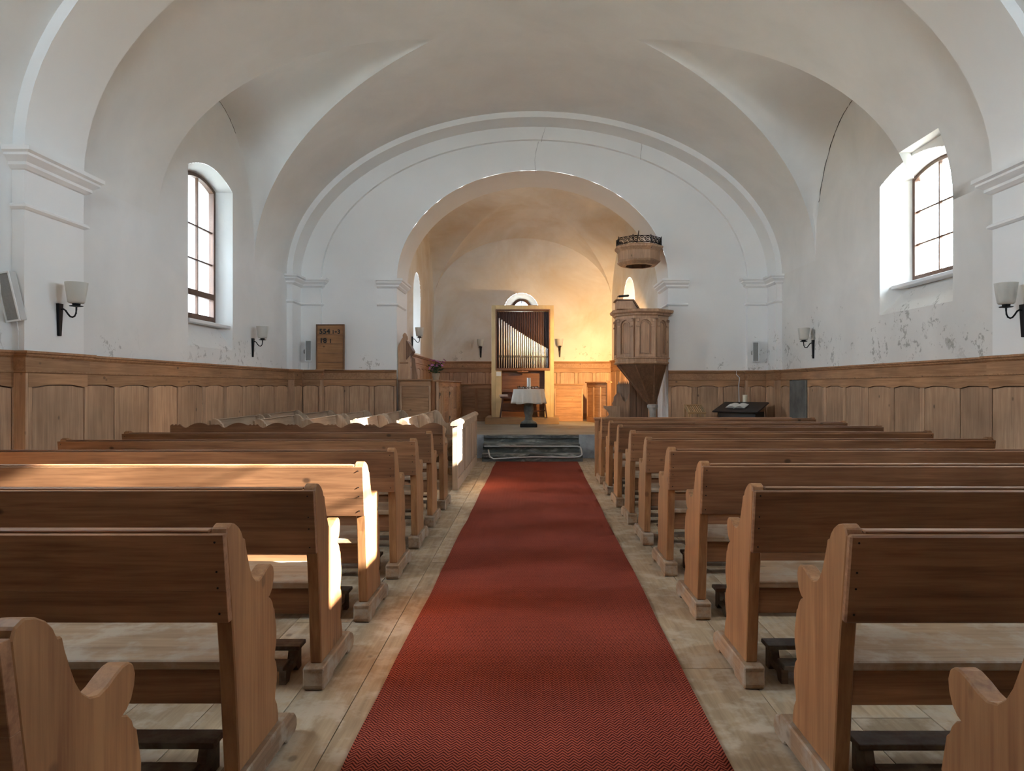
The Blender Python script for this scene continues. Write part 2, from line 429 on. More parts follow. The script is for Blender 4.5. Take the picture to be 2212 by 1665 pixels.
# ---- vault
def vault():
    mb = MB()
    th = sorted(set([-90 + i*3 for i in range(61)]))
    xs = [XC + A*math.sin(R(t)) for t in th]
    xs += [XC - TIP, XC + TIP]
    xn = XC + A*math.sqrt(1 - ((3.98 - ZS)/B)**2)     # row of the notch over the nave window on the right
    xs.append(xn)
    xs = sorted(xs)
    for (y0, y1, yc, notch) in ((6.63, 12.45, 9.57, True), (0.03, 5.85, 2.94, False)):
        for i in range(len(xs) - 1):
            a, b = xs[i], xs[i+1]
            wa, wb = lun_w(a), lun_w(b)
            def seg(f0, f1, n, skip=None):
                for k in range(n):
                    p = []
                    for (x, wv, kk) in ((a, wa, k), (a, wa, k+1), (b, wb, k+1), (b, wb, k)):
                        s0, s1 = f0(wv), f1(wv); p.append((x, s0 + (s1-s0)*kk/n, zv(x)))
                    mb.add(p, [(0, 1, 2, 3)])
            if notch:
                seg(lambda wv: y0, lambda wv: 7.42, 2)
                if not (a >= xn - 1e-6): seg(lambda wv: 7.42, lambda wv: yc - wv, 4)
            else: seg(lambda wv: y0, lambda wv: yc - wv, 6)
            seg(lambda wv: yc + wv, lambda wv: y1, 6)
            if wa + wb > 0:
                n = 20
                for k in range(n):
                    u0, u1 = -math.cos(math.pi*k/n), -math.cos(math.pi*(k+1)/n)
                    p = [(a, yc+u0*wa, lun_z(a, u0)), (a, yc+u1*wa, lun_z(a, u1)), (b, yc+u1*wb, lun_z(b, u1)), (b, yc+u0*wb, lun_z(b, u0))]
                    if notch and a >= xn - 1e-6 and max(q[2] for q in p) < 4.0 and u0 < -0.8: continue
                    mb.add(p, [(0, 1, 2, 3)])
    # plain barrel behind the camera, and under the ribs
    for (y0, y1) in ((YW, -0.75), (-0.75, 0.03), (5.85, 6.63), (12.45, 13.0)):
        for i in range(len(xs) - 1):
            mb.add([(xs[i], y0, zv(xs[i])), (xs[i], y1, zv(xs[i])), (xs[i+1], y1, zv(xs[i+1])), (xs[i+1], y0, zv(xs[i+1]))], [(0, 1, 2, 3)])
    # soffit and cheek of the notch
    yg = 9.57 - lun_w(xn)
    mb.add([(xn, 7.42, 3.98), (XR + 0.02, 7.42, 3.98), (XR + 0.02, yg + 0.12, 3.98), (xn, yg, 3.98)], [(0, 1, 2, 3)])
    cheek = [(XC + A*math.sqrt(1 - ((z - ZS)/B)**2), 7.42, z) for z in [3.23 + 0.75*i/8 for i in range(9)]]
    mb.add(cheek + [(XR + 0.02, 7.42, 3.98)], [tuple(range(10))])
    o = mb.build('ceiling', M['vault'], smooth=28)
    return tag(o, 'white plastered barrel vault with pointed window groins over the nave', 'ceiling', kind='structure')
ceiling = vault()

# ---- walls made of upright strips with holes
def strips(mb, cs, zb, zt, holes, mp):
    cs = sorted(set(round(c, 5) for c in cs))
    for a, b in zip(cs, cs[1:]):
        m = (a + b) / 2; cuts = [(zb, zb)]
        for (c0, c1, fb, ft) in holes:
            if c0 < m < c1: cuts += [(fb(a), fb(b)), (ft(a), ft(b))]
        cuts.append((zt(a, m), zt(b, m)))
        for k in range(0, len(cuts), 2):
            (a0, b0), (a1, b1) = cuts[k], cuts[k+1]
            if max(a1 - a0, b1 - b0) < 1e-5: continue
            mb.add([mp(a, a0), mp(b, b0), mp(b, b1), mp(a, a1)], [(0, 1, 2, 3)])

def outline(c, hw, zb, zs, rise, n=16, round_=False):
    pts = [(c - hw, zb), (c + hw, zb)]
    for i in range(n + 1):
        t = math.cos(math.pi*i/n) if round_ else 1 - 2*i/n
        pts.append((c + hw*t, zs + rise*(math.sqrt(max(0, 1 - t*t)) if round_ else (1 - t*t))))
    return pts

def window(label, mp, wall_mat, inn, out, r, rows, sill=True, transom=None, cols=2, outer=0.4, round_=False, sill_in=0.16, grow=0.0):
    """mp(c, z, d): point at c along the wall, d outward. inn/out: (centre, half width, bottom, springing, rise)"""
    W = thing(sname('window'), label, 'window', kind='structure')
    oi, oo = outline(*inn, round_=round_), outline(*out, round_=round_)
    oe = outline(out[0], out[1] + grow, out[2] - grow*0.5, out[3] + grow*0.5, out[4], round_=round_)
    mb = MB()
    rows3 = [[mp(c, z, 0) for c, z in oi], [mp(c, z, r) for c, z in oo], [mp(c, z, r + outer) for c, z in oe]]
    mb.grid(rows3, True); mb.build('reveal', wall_mat, W, smooth=40)
    fw = 0.055
    oin = outline(out[0], out[1]-fw, out[2]+fw*1.3, out[3]-fw*0.6, out[4]*0.9, round_=round_)
    def ringobj(name, o, i, d0, d1, mat):
        q = MB(); n = len(o)
        vs = [mp(c, z, d0) for c, z in o] + [mp(c, z, d0) for c, z in i] + [mp(c, z, d1) for c, z in o] + [mp(c, z, d1) for c, z in i]
        fs = []
        for k in range(n):
            j = (k+1) % n
            fs += [(k, j, n+j, n+k), (2*n+k, 3*n+k, 3*n+j, 2*n+j), (k, 2*n+k, 2*n+j, j), (n+k, n+j, 3*n+j, 3*n+k)]
        q.add(vs, fs); return q.build(name, mat, W, smooth=30)
    ringobj('window_frame', oo, oin, r - 0.035, r + 0.035, M['frame'])
    c0, hw, zb, zs, rise = out[0], out[1]-fw, out[2]+fw*1.3, out[3]-fw*0.6, out[4]*0.9
    def ztop(c):
        t = max(-1, min(1, (c - c0)/hw)); return zs + rise*(math.sqrt(max(0, 1-t*t)) if round_ else 1 - t*t)
    def bar(name, ca, cb, za, zb_, d):
        q = MB(); q.hexa([mp(ca, za, r-d), mp(cb, za, r-d), mp(cb, za, r+d), mp(ca, za, r+d)], [mp(ca, zb_, r-d), mp(cb, zb_, r-d), mp(cb, zb_, r+d), mp(ca, zb_, r+d)])
        q.build(name, M['frame'], W)
    for k in range(1, cols):
        c = c0 - hw + 2*hw*k/cols; bar('mullion', c - 0.011, c + 0.011, zb, ztop(c), 0.016)
    for z in rows: bar('glazing_bar', c0 - hw, c0 + hw, z - 0.010, z + 0.010, 0.014)
    if transom: bar('transom', c0 - hw, c0 + hw, transom - 0.04, transom + 0.04, 0.035)
    zs_ = [zb] + sorted(list(rows) + ([transom] if transom else [])) + [None]
    for k in range(cols):
        ca, cb = c0 - hw + 2*hw*k/cols + 0.011, c0 - hw + 2*hw*(k+1)/cols - 0.011
        for za, zb2 in zip(zs_, zs_[1:]):
            za = za + 0.008
            if zb2 is None: poly = [(ca, za), (cb, za)] + [(cb + (ca-cb)*i/6, ztop(cb + (ca-cb)*i/6) - 0.002) for i in range(7)]
            else: poly = [(ca, za), (cb, za), (cb, zb2 - 0.008), (ca, zb2 - 0.008)]
            q = MB(); n = len(poly)
            q.add([mp(c, z, r-0.002) for c, z in poly] + [mp(c, z, r+0.002) for c, z in poly], [tuple(range(n)), tuple(range(n, 2*n))[::-1]] + [(i, (i+1) % n, n+(i+1) % n, n+i) for i in range(n)])
            q.build('pane', M['glass'], W)
    if sill:
        h = out[1] + 0.06; z = out[2]
        q = MB(); q.hexa([mp(c0-h-0.06, z-0.075, r-sill_in), mp(c0+h+0.06, z-0.075, r-sill_in), mp(c0+h, z-0.06, r+0.02), mp(c0-h, z-0.06, r+0.02)],
                         [mp(c0-h-0.06, z-0.03, r-sill_in), mp(c0+h+0.06, z-0.03, r-sill_in), mp(c0+h, z-0.01, r+0.02), mp(c0-h, z-0.01, r+0.02)])
        q.build('window_sill', M['white'], W, bevel=0.006)
    # portal that guides the sky light through the opening
    ld = bpy.data.lights.new('window_portal', 'AREA'); ld.shape = 'RECTANGLE'; ld.size = 2*out[1]; ld.size_y = out[3] + out[4] - out[2]
    ld.cycles.is_portal = True
    lo = bpy.data.objects.new('window_portal', ld); COL.objects.link(lo)
    p0 = Vector(mp(c0, (out[2] + out[3] + out[4])/2, r + outer)); p1 = Vector(mp(c0, (out[2] + out[3] + out[4])/2, 0))
    lo.location = p0; lo.rotation_euler = (p1 - p0).to_track_quat('-Z', 'Y').to_euler(); lo.parent = W
    return W

def par(c, hw, zs, rise): return lambda x: zs + rise*(1 - ((x-c)/hw)**2)
# niche (wall face) and frame outlines
LWIN = [((9.525, 0.665, 1.80, 4.05, 0.16), (9.56, 0.49, 2.18, 4.02, 0.10), 0.22), ((2.94, 0.85, 1.80, 4.05, 0.16), (2.94, 0.70, 2.18, 4.02, 0.10), 0.22)]
RWIN = [((8.195, 0.775, 2.18, 3.79, 0.15), (8.25, 0.54, 2.57, 3.84, 0.09), 0.35), ((2.90, 0.775, 2.18, 3.79, 0.15), (2.90, 0.54, 2.55, 3.84, 0.12), 0.35)]
def side_wall(name, X, wins, mat, label):
    mb = MB(); cs = [YW, YF]
    for (y0, y1, yc) in ((6.63, 12.45, 9.57), (0.03, 5.85, 2.94)):
        wv = lun_w(X); cs += [yc - wv*math.cos(math.pi*i/40) for i in range(41)]
    holes = []
    for (inn, out, r) in wins:
        c, hw, zb, zs, rise = inn
        cs += [c - hw + 2*hw*i/20 for i in range(21)]
        holes.append((c - hw, c + hw, (lambda z: lambda x: z)(zb), par(c, hw, zs, rise)))
    cs += [7.40, 8.30]
    def zt(y, m):
        z = ZS + 0.01
        for yc in (9.57, 2.94):
            u = (y - yc)/lun_w(X)
            if abs(u) < 1: z = max(z, lun_z(X, u))
        if X > 0 and 7.40 <= m <= 8.30: z = max(z, 4.0)
        return z
    strips(mb, cs, -0.05, zt, holes, lambda c, z: (X, c, z))
    o = mb.build(name, mat)
    return tag(o, label, 'wall', kind='structure')
side_wall('wall_left', XL, LWIN, M['plaster'], 'white plastered nave wall with a tall arched window, left of the pews')
side_wall('wall_right', XR, RWIN, M['plaster_r'], 'stained white nave wall with peeling patches under its arched window')
for i, (inn, out, r) in enumerate(LWIN):
    window(['tall arched window of eight panes showing branches and blue sky', 'arched nave window beside the rear pews on the tall-window wall'][i],
           lambda c, z, d: (XL - d, c, z), M['plaster'], inn, out, r, [2.98, 3.43], transom=2.53, sill_in=0.20, outer=0.55, grow=0.0)
for i, (inn, out, r) in enumerate(RWIN):
    window(['short arched window of six blown-out bright panes in a splayed niche', 'arched nave window letting sun onto the rear pews'][i],
           lambda c, z, d: (XR + d, c, z), M['plaster_r'], inn, out, r, [3.02, 3.42], sill_in=0.24, outer=0.3, grow=0.12)

# ---- chancel-arch wall
def archz(x):
    t = min(1, abs((x - AC)/AA)); return AZ + AB*math.sqrt(max(0, 1 - t*t))
def front_wall():
    mb = MB(); cs = [XC + A*math.sin(R(-90 + 3*i)) for i in range(61)] + [AC + AA*math.sin(R(-90 + 4*i)) for i in range(46)]
    strips(mb, cs, -0.05, lambda x, m: zv(x) + 0.02, [(AC - AA, AC + AA, lambda x: -0.05, archz)], lambda c, z: (c, YF, z))
    ol = [(AC - AA, -0.05)] + [(AC + AA*math.sin(R(-90 + 4*i)), archz(AC + AA*math.sin(R(-90 + 4*i)))) for i in range(46)] + [(AC + AA, -0.05)]
    ib = MB().grid([[(x, YF, z) for x, z in ol], [(x, YCH, z) for x, z in ol]])
    # back face of the arch wall inside the chancel
    strips(mb, [-2.75, 2.75] + [AC + AA*math.sin(R(-90 + 4*i)) for i in range(46)], -0.05, lambda x, m: 6.3, [(AC - AA, AC + AA, lambda x: -0.05, archz)], lambda c, z: (c, YCH, z))
    wf = mb.build('wall_front', M['trim']); ib.build('arch_soffit', M['trim'], wf, smooth=30)
    return tag(wf, 'white wall pierced by the wide chancel arch behind the pulpit', 'wall', kind='structure')
wall_front = front_wall()

# relief arch band on the chancel-arch wall
def relief():
    mb = MB(); n = 48; o = []; i_ = []
    a0, b0 = A - 0.08, B - 0.08
    a1, b1 = A - 0.10 - 0.36, B - 0.33
    for k in range(n + 1):
        t = R(-90 + 180*k/n)
        o.append((XC + a0*math.sin(t), ZS + b0*math.cos(t))); i_.append((XC + a1*math.sin(t), ZS + b1*math.cos(t)))
    o = [(XC - a0, 0)] + o + [(XC + a0, 0)]; i_ = [(XC - a1, 0)] + i_ + [(XC + a1, 0)]
    mb.grid([[(x, YF + 0.01, z) for x, z in i_], [(x, YF - 0.08, z) for x, z in i_], [(x, YF - 0.08, z) for x, z in o]])
    mb.build('arch_band', M['trim'], wall_front, smooth=30)
relief()

# transverse ribs with pilasters and capitals
CAPP = [(0.0, 3.235), (0.125, 3.235), (0.125, 3.20), (0.10, 3.185), (0.10, 3.165), (0.07, 3.14), (0.05, 3.125), (0.05, 3.10), (0.02, 3.075), (0.0, 3.07)]
BEAD = [(0.0, 2.80), (0.02, 2.795), (0.035, 2.78), (0.035, 2.765), (0.015, 2.75), (0.0, 2.745)]
RIBLAB = ['white plaster transverse rib and pilasters above the camera end pews', 'white plaster vault rib and pilasters carrying the nearest pair of wall lamps', 'white plaster vault rib and corner pilasters against the chancel-arch wall']
for ri, (y0, y1) in enumerate(RIBS):
    t = thing(sname('trim'), RIBLAB[ri], 'vault rib', kind='structure')
    mb = MB(); n = 48; d = 0.10
    def curve(off):
        c = [(XC + (A - off)*math.sin(R(-90 + 180*k/n)), ZS + (B - off)*math.cos(R(-90 + 180*k/n))) for k in range(n + 1)]
        return [(XC - (A - off), 0)] + c + [(XC + (A - off), 0)]
    inn, out = curve(d), curve(-0.03)
    rows = [[(x, y0, z) for x, z in out], [(x, y0, z) for x, z in inn], [(x, y1, z) for x, z in inn], [(x, y1, z) for x, z in out]]
    mb.grid(rows); mb.build('rib', M['trim'], t, smooth=30)
    for sgn, XX in ((-1, XL), (1, XR)):
        xi = XX - sgn*d
        if ri == 2: path = [(XX, y0), (xi, y0), (xi, YF - 0.08), (xi - sgn*0.36, YF - 0.08), (xi - sgn*0.36, YF)]
        else: path = [(XX, y0), (xi, y0), (xi, y1), (XX, y1)]
        for prof, nm in ((CAPP, 'capital'), (BEAD, 'necking_bead')):
            MB().sweep(path, prof, side=(1 if sgn < 0 else -1)).build(nm, M['trim'], t)
# capitals of the chancel arch
for sgn in (-1, 1):
    xe = AC + sgn*AA
    path = [(xe + sgn*0.36, YF), (xe, YF), (xe, 13.85)]
    for prof, nm in ((CAPP, 'capital'), (BEAD, 'necking_bead')):
        MB().sweep(path, prof, side=(1 if sgn < 0 else -1)).build(nm, M['trim'], wall_front)

# ---- west wall behind the camera
def west():
    mb = MB(); c, hw, zb, zs, rise = 0.07, 2.0, 3.3, 4.7, 0.65
    cs = [XC + A*math.sin(R(-90 + 3*i)) for i in range(61)] + [c - hw + 2*hw*i/24 for i in range(25)]
    strips(mb, cs, -0.05, lambda x, m: zv(x) + 0.02, [(c - hw, c + hw, lambda x: zb, par(c, hw, zs, rise))], lambda q, z: (q, YW, z))
    tag(mb.build('wall_back', M['plaster']), 'white west wall with an added high window behind the camera', 'wall', kind='structure')
    window('unseen arched window added high in the west wall for fill light', lambda q, z, d: (q, YW - d, z), M['plaster'], (c, hw, zb, zs, rise), (c, hw - 0.1, zb + 0.15, zs, rise*0.9), 0.3, [3.9, 4.4], cols=5)  # unseen window added to light the vault and chancel-arch wall
    g = thing('gallery', 'unseen west balcony added to block light from the near pews', 'gallery', kind='structure')  # unseen loft added to keep the west light off the near pews
    BOX(XL, XR, YW, -0.95, 2.75, 2.90).build('gallery_floor', M['pew_x'], g)
    BOX(XL, XR, -1.0, -0.95, 2.90, 3.75).build('parapet', M['pew_x'], g)
    BOX(XL, XR, -1.05, -0.90, 3.75, 3.80).build('parapet_rail', M['pew_x'], g)
west()

# ---- chancel shell
XCL, XCR0, XCR1 = AC - AA, AC + AA, 2.14        # side walls (right one leans inward to the back)
XBL = -2.52
ZCS, ZCR = 3.45, 1.70                             # springing and rise of the chancel groin vault
def chx(u, y):
    t = (y - YCH)/(YB - YCH); l = XCL + (XBL - XCL)*t; r = XCR0 + (XCR1 - XCR0)*t
    return l + (r - l)*(u + 1)/2
def chancel():
    mb = MB(); n = 32
    def z(u, v):
        a = math.sqrt(max(0, 1 - u*u)); b = math.sqrt(max(0, 1 - v*v))
        return ZCS + ZCR*max(a, b) + 0.42*(1 - u*u)*(1 - v*v) + 0.16*(1 - v)*a
    P = [[(chx(-math.cos(math.pi*i/n), (YCH+YB)/2 - math.cos(math.pi*j/n)*(YB-YCH)/2), (YCH+YB)/2 - math.cos(math.pi*j/n)*(YB-YCH)/2,
           z(-math.cos(math.pi*i/n), -math.cos(math.pi*j/n))) for i in range(n+1)] for j in range(n+1)]
    for j in range(n):
        for i in range(n):
            a, b, c, d = P[j][i], P[j][i+1], P[j+1][i+1], P[j+1][i]
            if (i - n/2 + 0.5)*(j - n/2 + 0.5) > 0: mb.add([a, b, c, d], [(0, 1, 2), (0, 2, 3)])
            else: mb.add([a, b, c, d], [(0, 1, 3), (1, 2, 3)])
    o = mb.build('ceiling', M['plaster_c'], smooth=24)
    tag(o, 'cream stained groin vault over the chancel behind the arch', 'ceiling', kind='structure')
    top = lambda u: ZCS + ZCR*math.sqrt(max(0, 1-u*u)) + 0.03
    # back wall
    c, hw, zb, zs, rise = -0.23, 0.45, 1.95, 3.27, 0.45
    mb = MB(); cs = [chx(-math.cos(math.pi*i/40), YB) for i in range(41)] + [c - hw*math.cos(math.pi*i/20) for i in range(21)]
    mid, half = (XBL + XCR1)/2, (XCR1 - XBL)/2
    strips(mb, cs, 0.3, lambda x, m: top((x-mid)/half), [(c-hw, c+hw, lambda x: zb, lambda x: zs + rise*math.sqrt(max(0, 1-((x-c)/hw)**2)))], lambda q, z: (q, YB, z))
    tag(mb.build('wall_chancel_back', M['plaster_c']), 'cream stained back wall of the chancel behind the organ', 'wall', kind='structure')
    window('small round-headed window peeking out above the organ case', lambda q, z, d: (q, YB + d, z), M['trim'], (c, hw, zb, zs, rise), (c, 0.26, 2.3, 3.35, 0.26), 0.45, [2.6, 2.95], round_=True, sill=False)
    # side walls
    for nm, x0, x1, sg, (wc, whw, wzb, wzs), lab in (
            ('wall_chancel_left', XCL, XBL, -1, (15.5, 0.55, 2.0, 3.2), 'cream chancel wall with a deep narrow niche behind the choir stalls'),
            ('wall_chancel_right', XCR0, XCR1, 1, (16.65, 0.62, 2.62, 3.2), 'warmly lit cream chancel wall behind the pulpit')):
        mb = MB()
        cs = [(YCH+YB)/2 - math.cos(math.pi*i/40)*(YB-YCH)/2 for i in range(41)] + [wc - whw*math.cos(math.pi*i/20) for i in range(21)]
        fx = (lambda a, b: lambda y: a + (b-a)*(y-YCH)/(YB-YCH))(x0, x1)
        strips(mb, cs, 0.3, lambda y, m: top((y-(YCH+YB)/2)/((YB-YCH)/2)), [(wc-whw, wc+whw, lambda y: wzb, lambda y: wzs + whw*math.sqrt(max(0, 1-((y-wc)/whw)**2)))], lambda q, z: (fx(q), q, z))
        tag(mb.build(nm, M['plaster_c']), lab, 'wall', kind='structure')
        window(['narrow round-headed chancel window in a deep white niche, above the choir stalls', 'glowing round-headed chancel window just above the pulpit desk'][sg > 0],
               (lambda fx, sg: lambda q, z, d: (fx(q) + sg*d, q, z))(fx, sg), M['trim'], (wc, whw, wzb, wzs, whw), (wc, (0.42 if sg > 0 else 0.34), wzb + 0.2, wzs, (0.42 if sg > 0 else 0.34)), 0.45, [wzb + 0.6], round_=True, sill=False, outer=(0.4 if sg > 0 else 0.5))
chancel()

# ---- cracks in the plaster
def crack(pts, parent, r=0.006, jit=0.012):
    rng = random.Random(len(pts)*31 + int(pts[0][2]*100)); q = []
    for a, b in zip(pts, pts[1:]):
        a, b = Vector(a), Vector(b); n = max(2, int((b-a).length/0.08))
        q += [a.lerp(b, k/n) + Vector((rng.uniform(-jit, jit), 0, rng.uniform(-jit, jit)))*(0 if k == 0 else 1) for k in range(n)]
    q.append(Vector(pts[-1])); MB().tube(q, [r*(0.5 + rng.random()*0.7) for _ in q], 5).build('crack', M['crack'], parent)
def arc_crack(X, yc, u0, u1, off):
    return [(X - off, yc + lun_w(X)*(u0 + (u1-u0)*k/14), lun_z(X, u0 + (u1-u0)*k/14)) for k in range(15)]
crack(arc_crack(XR, 9.57, -0.05, 0.90, 0.004), ceiling, 0.005, 0.006)
crack(arc_crack(XL, 9.57, -0.05, 0.5, -0.004), ceiling, 0.003, 0.004)
crack([at(1178, 275, 12.9), at(1170, 306, 12.9)], wall_front, 0.0025)
crack([at(1163, 306, 12.99), at(1155, 345, 12.99), at(1157, 372, 12.99)], wall_front, 0.0025)
crack([at(1401, 262, 12.91), at(1386, 306, 12.91), at(1384, 345, 12.91)], wall_front, 0.0025)

# ------------------------------------------------------------------ floor
fl = BOX(XL, XR, YW, YF, -0.06, -0.022).build('floor', M['floor'])
tag(fl, 'worn grey-brown plank floor of the nave', 'floor', kind='structure')
rng = random.Random(3)
x = XL + 0.001
MESHC = {}
while x < XR - 0.02:
    bw = min(rng.choice([0.22, 0.25, 0.28, 0.31]), XR - x)
    y = YW; first = True
    while y < YF - 0.05:
        ln = rng.uniform(3.0, 5.5) if not first else rng.uniform(1.5, 4.5)
        first = False
        y1 = min(YF, y + ln)
        if YF - y1 < 0.8: y1 = YF
        if y1 > 0.8:
            BOX(0, bw - 0.004, 0, y1 - y - 0.004, -0.022, rng.uniform(-0.0015, 0.0)).build('floorboard', M['floor'], fl, loc=(x, y, 0))
        y = y1
    x += bw
# chancel platform, steps, stone
pf = thing('floor_chancel', 'raised grey-brown stone chancel floor under the organ', 'floor', kind='structure')
BOX(-2.6, 2.6, 12.86, YB, 0.30, ZC).build('paving', M['chancel'], pf, bevel=0.004)
BOX(-2.6, 2.6, 12.88, YB + 0.1, -0.06, 0.299).build('foundation', M['plinthstone'], pf)
BOX(-2.43, -0.83, 12.75, 12.86, -0.02, ZC).build('riser', M['plinthstone'], pf)
BOX(0.875, 2.45, 12.75, 12.86, -0.02, ZC).build('riser', M['plinthstone'], pf)
st = thing('stone_steps', 'dark worn stone steps up to the chancel at the carpet end', 'steps', kind='structure')
def step(y0, y1, z0, z1, x0, x1):
    rr = random.Random(int(z1*100)); q = MB()
    n = 14; pts = []
    top = [(x0 + (x1-x0)*k/n, y0 + rr.uniform(-0.012, 0.012), z1 - rr.uniform(0.0, 0.012)) for k in range(n+1)]
    mid = [(p[0], p[1] + 0.005, p[2] - 0.05) for p in top]; low = [(p[0], y0 + 0.045, z1 - 0.07) for p in top]; bot = [(p[0], y0 + 0.045, z0) for p in top]
    back = [(p[0], y1, z1) for p in top]; bb = [(p[0], y1, z0) for p in top]
    q.grid([bot, low, mid, top, back, bb]); q.f.append(tuple(i*(n+1) for i in range(6))[::-1]); q.f.append(tuple(i*(n+1) + n for i in range(6)))
    q.build('step', M['step'], st, smooth=40)
step(12.13, 12.80, 0.0, 0.14, -0.82, 0.90)
step(12.44, 12.80, 0.14, 0.28, -0.82, 0.87)
step(12.74, 12.86, 0.28, 0.418, -0.828, 0.873)
pp = [at(1046, 964, 12.40), at(1248, 964, 12.40), at(1254, 966.5, 12.36), at(1256, 973, 12.28), at(1257, 982, 12.12), at(1252, 986, 12.07), at(1240, 988, 12.05), at(1150, 987, 12.05), at(1085, 990, 12.05), at(1066, 991, 12.05), at(1058, 987, 12.06), at(1056.5, 980, 12.08), at(1055, 972, 12.2)]
hp = MB().tube(pp, 0.014, 8).build('heating_pipe', M['steel'], smooth=60)
tag(hp, 'thin bare metal pipe bent along the dark stone steps', 'pipe')

# ------------------------------------------------------------------ carpet
def carpet():
    mb = MB(); rows = []; ny, nx = 150, 24; rr = random.Random(5)
    ph = [rr.uniform(0, 6) for _ in range(6)]
    for j in range(ny + 1):
        y = -1.5 + (12.11 + 1.5)*j/ny; t = (y - 2.4)/(12.17 - 2.4)
        c = 0.025 + 0.09*t; hw = 0.66 + 0.03*t
        l = c - hw + 0.004*math.sin(y*2.3 + ph[0]) + 0.002*math.sin(y*5.1 + ph[1]); r = c + hw + 0.004*math.sin(y*1.9 + ph[2]) + 0.002*math.sin(y*4.3 + ph[3])
        row = []
        for i in range(nx + 1):
            s = i/nx; xx = l + (r-l)*s
            z = 0.010 + 0.0035*math.sin(y*4.5 + s*2.5 + ph[4])*s + 0.002*math.sin(y*8 + s*5)
            row.append((xx, y, z))
        rows.append([(l - 0.004, y, 0.0005)] + row + [(r + 0.004, y, 0.0005)])
    mb.grid(rows)
    mb.grid([rows[-1], [(p[0], p[1] + 0.004, 0.0) for p in rows[-1]]])
    tag(mb.build('carpet_runner', M['carpet'], smooth=60), 'long brick-red herringbone carpet runner down the aisle', 'carpet')
carpet()

# ------------------------------------------------------------------ wainscot
def wainscot(label, segs, path, zb, zt, base=None):
    """panelled runs segs: (x0, y0, x1, y1, panels) with the room on the right of travel, under mouldings that follow path"""
    T = thing(sname('trim'), label, 'wainscot', kind='structure')
    z_fr, z_rail, z_pan = zt - 0.055, zt - 0.175, zt - 0.285
    MB().sweep(path, [(0, zt), (0.075, zt), (0.075, zt-0.018), (0.06, zt-0.026), (0.055, zt-0.04), (0.035, zt-0.055), (0, zt-0.055)]).build('cap_moulding', M['wain_x'], T)
    MB().sweep(path, [(0, z_fr), (0.034, z_fr), (0.034, z_rail), (0, z_rail)]).build('frieze', M['wain_f'], T)
    MB().sweep(path, [(0, z_rail+0.012), (0.048, z_rail+0.012), (0.048, z_rail), (0.038, z_rail-0.008), (0, z_rail-0.008)]).build('bead_moulding', M['wain_x'], T)
    for (x0, y0, x1, y1, npan) in segs:
        L = math.hypot(x1-x0, y1-y0); ang = math.atan2(y1-y0, x1-x0)
        loc = (x0, y0, 0)
        def pc(mb, name, mat, **k):      # local frame: x along the wall, -y into the room
            mb.build(name, mat, T, loc=loc, rotz=ang, **k)
        pc(BOX(0, L, -0.010, 0, zb, zt - 0.02), 'backing', M['gap'])
        wv = L/npan; stw = min(0.085, wv*0.2)
        def arc(a, b, up):
            out = []
            for i in range(9):
                t = i/8; e = min(1, min(t, 1-t)/0.30); out.append((a + (b-a)*t, z_pan - 0.014 + up + 0.022*(e*e*(3-2*e))))
            return out
        poly = [(0, z_rail), (0, z_pan - 0.014)]
        for k in range(npan): poly += arc(k*wv + stw/2, (k+1)*wv - stw/2, 0)
        poly += [(L, z_pan - 0.014), (L, z_rail)]
        pc(MB().prism(poly, 'y', -0.036, -0.005), 'top_rail', M['wain_x'])
        for k in range(npan + 1):
            a = max(0, k*wv - stw/2); b = min(L, k*wv + stw/2)
            pc(BOX(a, b, -0.036, -0.005, zb + 0.14, z_pan - 0.0145), 'stile', M['wain_z'], bevel=0.004)
        for k in range(npan):
            a, b = k*wv + stw/2 + 0.008, (k+1)*wv - stw/2 - 0.008
            pc(MB().prism([(a, zb + 0.148), (b, zb + 0.148)] + arc(a, b, -0.009)[::-1], 'y', -0.031, -0.009), 'panel', M['wain_z'], bevel=0.004)
        pc(BOX(0, L, -0.045, 0, zb, zb + 0.14), 'base_rail', M['wain_x'], bevel=0.006)
    return T
def corner_posts(T, spots):
    for (x0, x1, y0, y1, z0, z1) in spots: BOX(x0, x1, y0, y1, z0, z1).build('corner_post', M['wain_z'], T, bevel=0.004)
ZT = 1.585
zp = ZT - 0.18
xi, xo = XL + 0.10, XR - 0.10
wl_ = wainscot('pale pine wainscot with arched panels, under the tall window and the hymn board', [
    (XL, 2.2, XL, 5.85, 5), (xi, 5.85, xi, 6.63, 1), (XL, 6.63, XL, 12.45, 9), (xi, 12.45, xi, 12.92, 1), (xi, 12.92, xi + 0.36, 12.92, 1), (xi + 0.36, YF, AC - AA, YF, 3)],
    [(XL, 2.2), (XL, 5.85), (xi, 5.85), (xi, 6.63), (XL, 6.63), (XL, 12.45), (xi, 12.45), (xi, 12.92), (xi + 0.36, 12.92), (xi + 0.36, YF), (AC - AA, YF)], 0, ZT)
wr_ = wainscot('orange-brown pine wainscot behind the reading desk and under the short bright window', [
    (AC + AA, YF, xo - 0.36, YF, 3), (xo - 0.36, 12.92, xo, 12.92, 1), (xo, 12.92, xo, 12.45, 1), (XR, 12.45, XR, 11.98, 1), (XR, 11.22, XR, 6.63, 7), (xo, 6.63, xo, 5.85, 1), (XR, 5.85, XR, 2.2, 5)],
    [(AC + AA, YF), (xo - 0.36, YF), (xo - 0.36, 12.92), (xo, 12.92), (xo, 12.45), (XR, 12.45), (XR, 6.63), (xo, 6.63), (xo, 5.85), (XR, 5.85), (XR, 2.2)], 0, ZT - 0.012)
wainscot('dark pine wainscot on the chancel back wall behind the organ', [(XBL, YB, XCR1, YB, 10)], [(XBL, YB), (XCR1, YB)], ZC, 1.93)
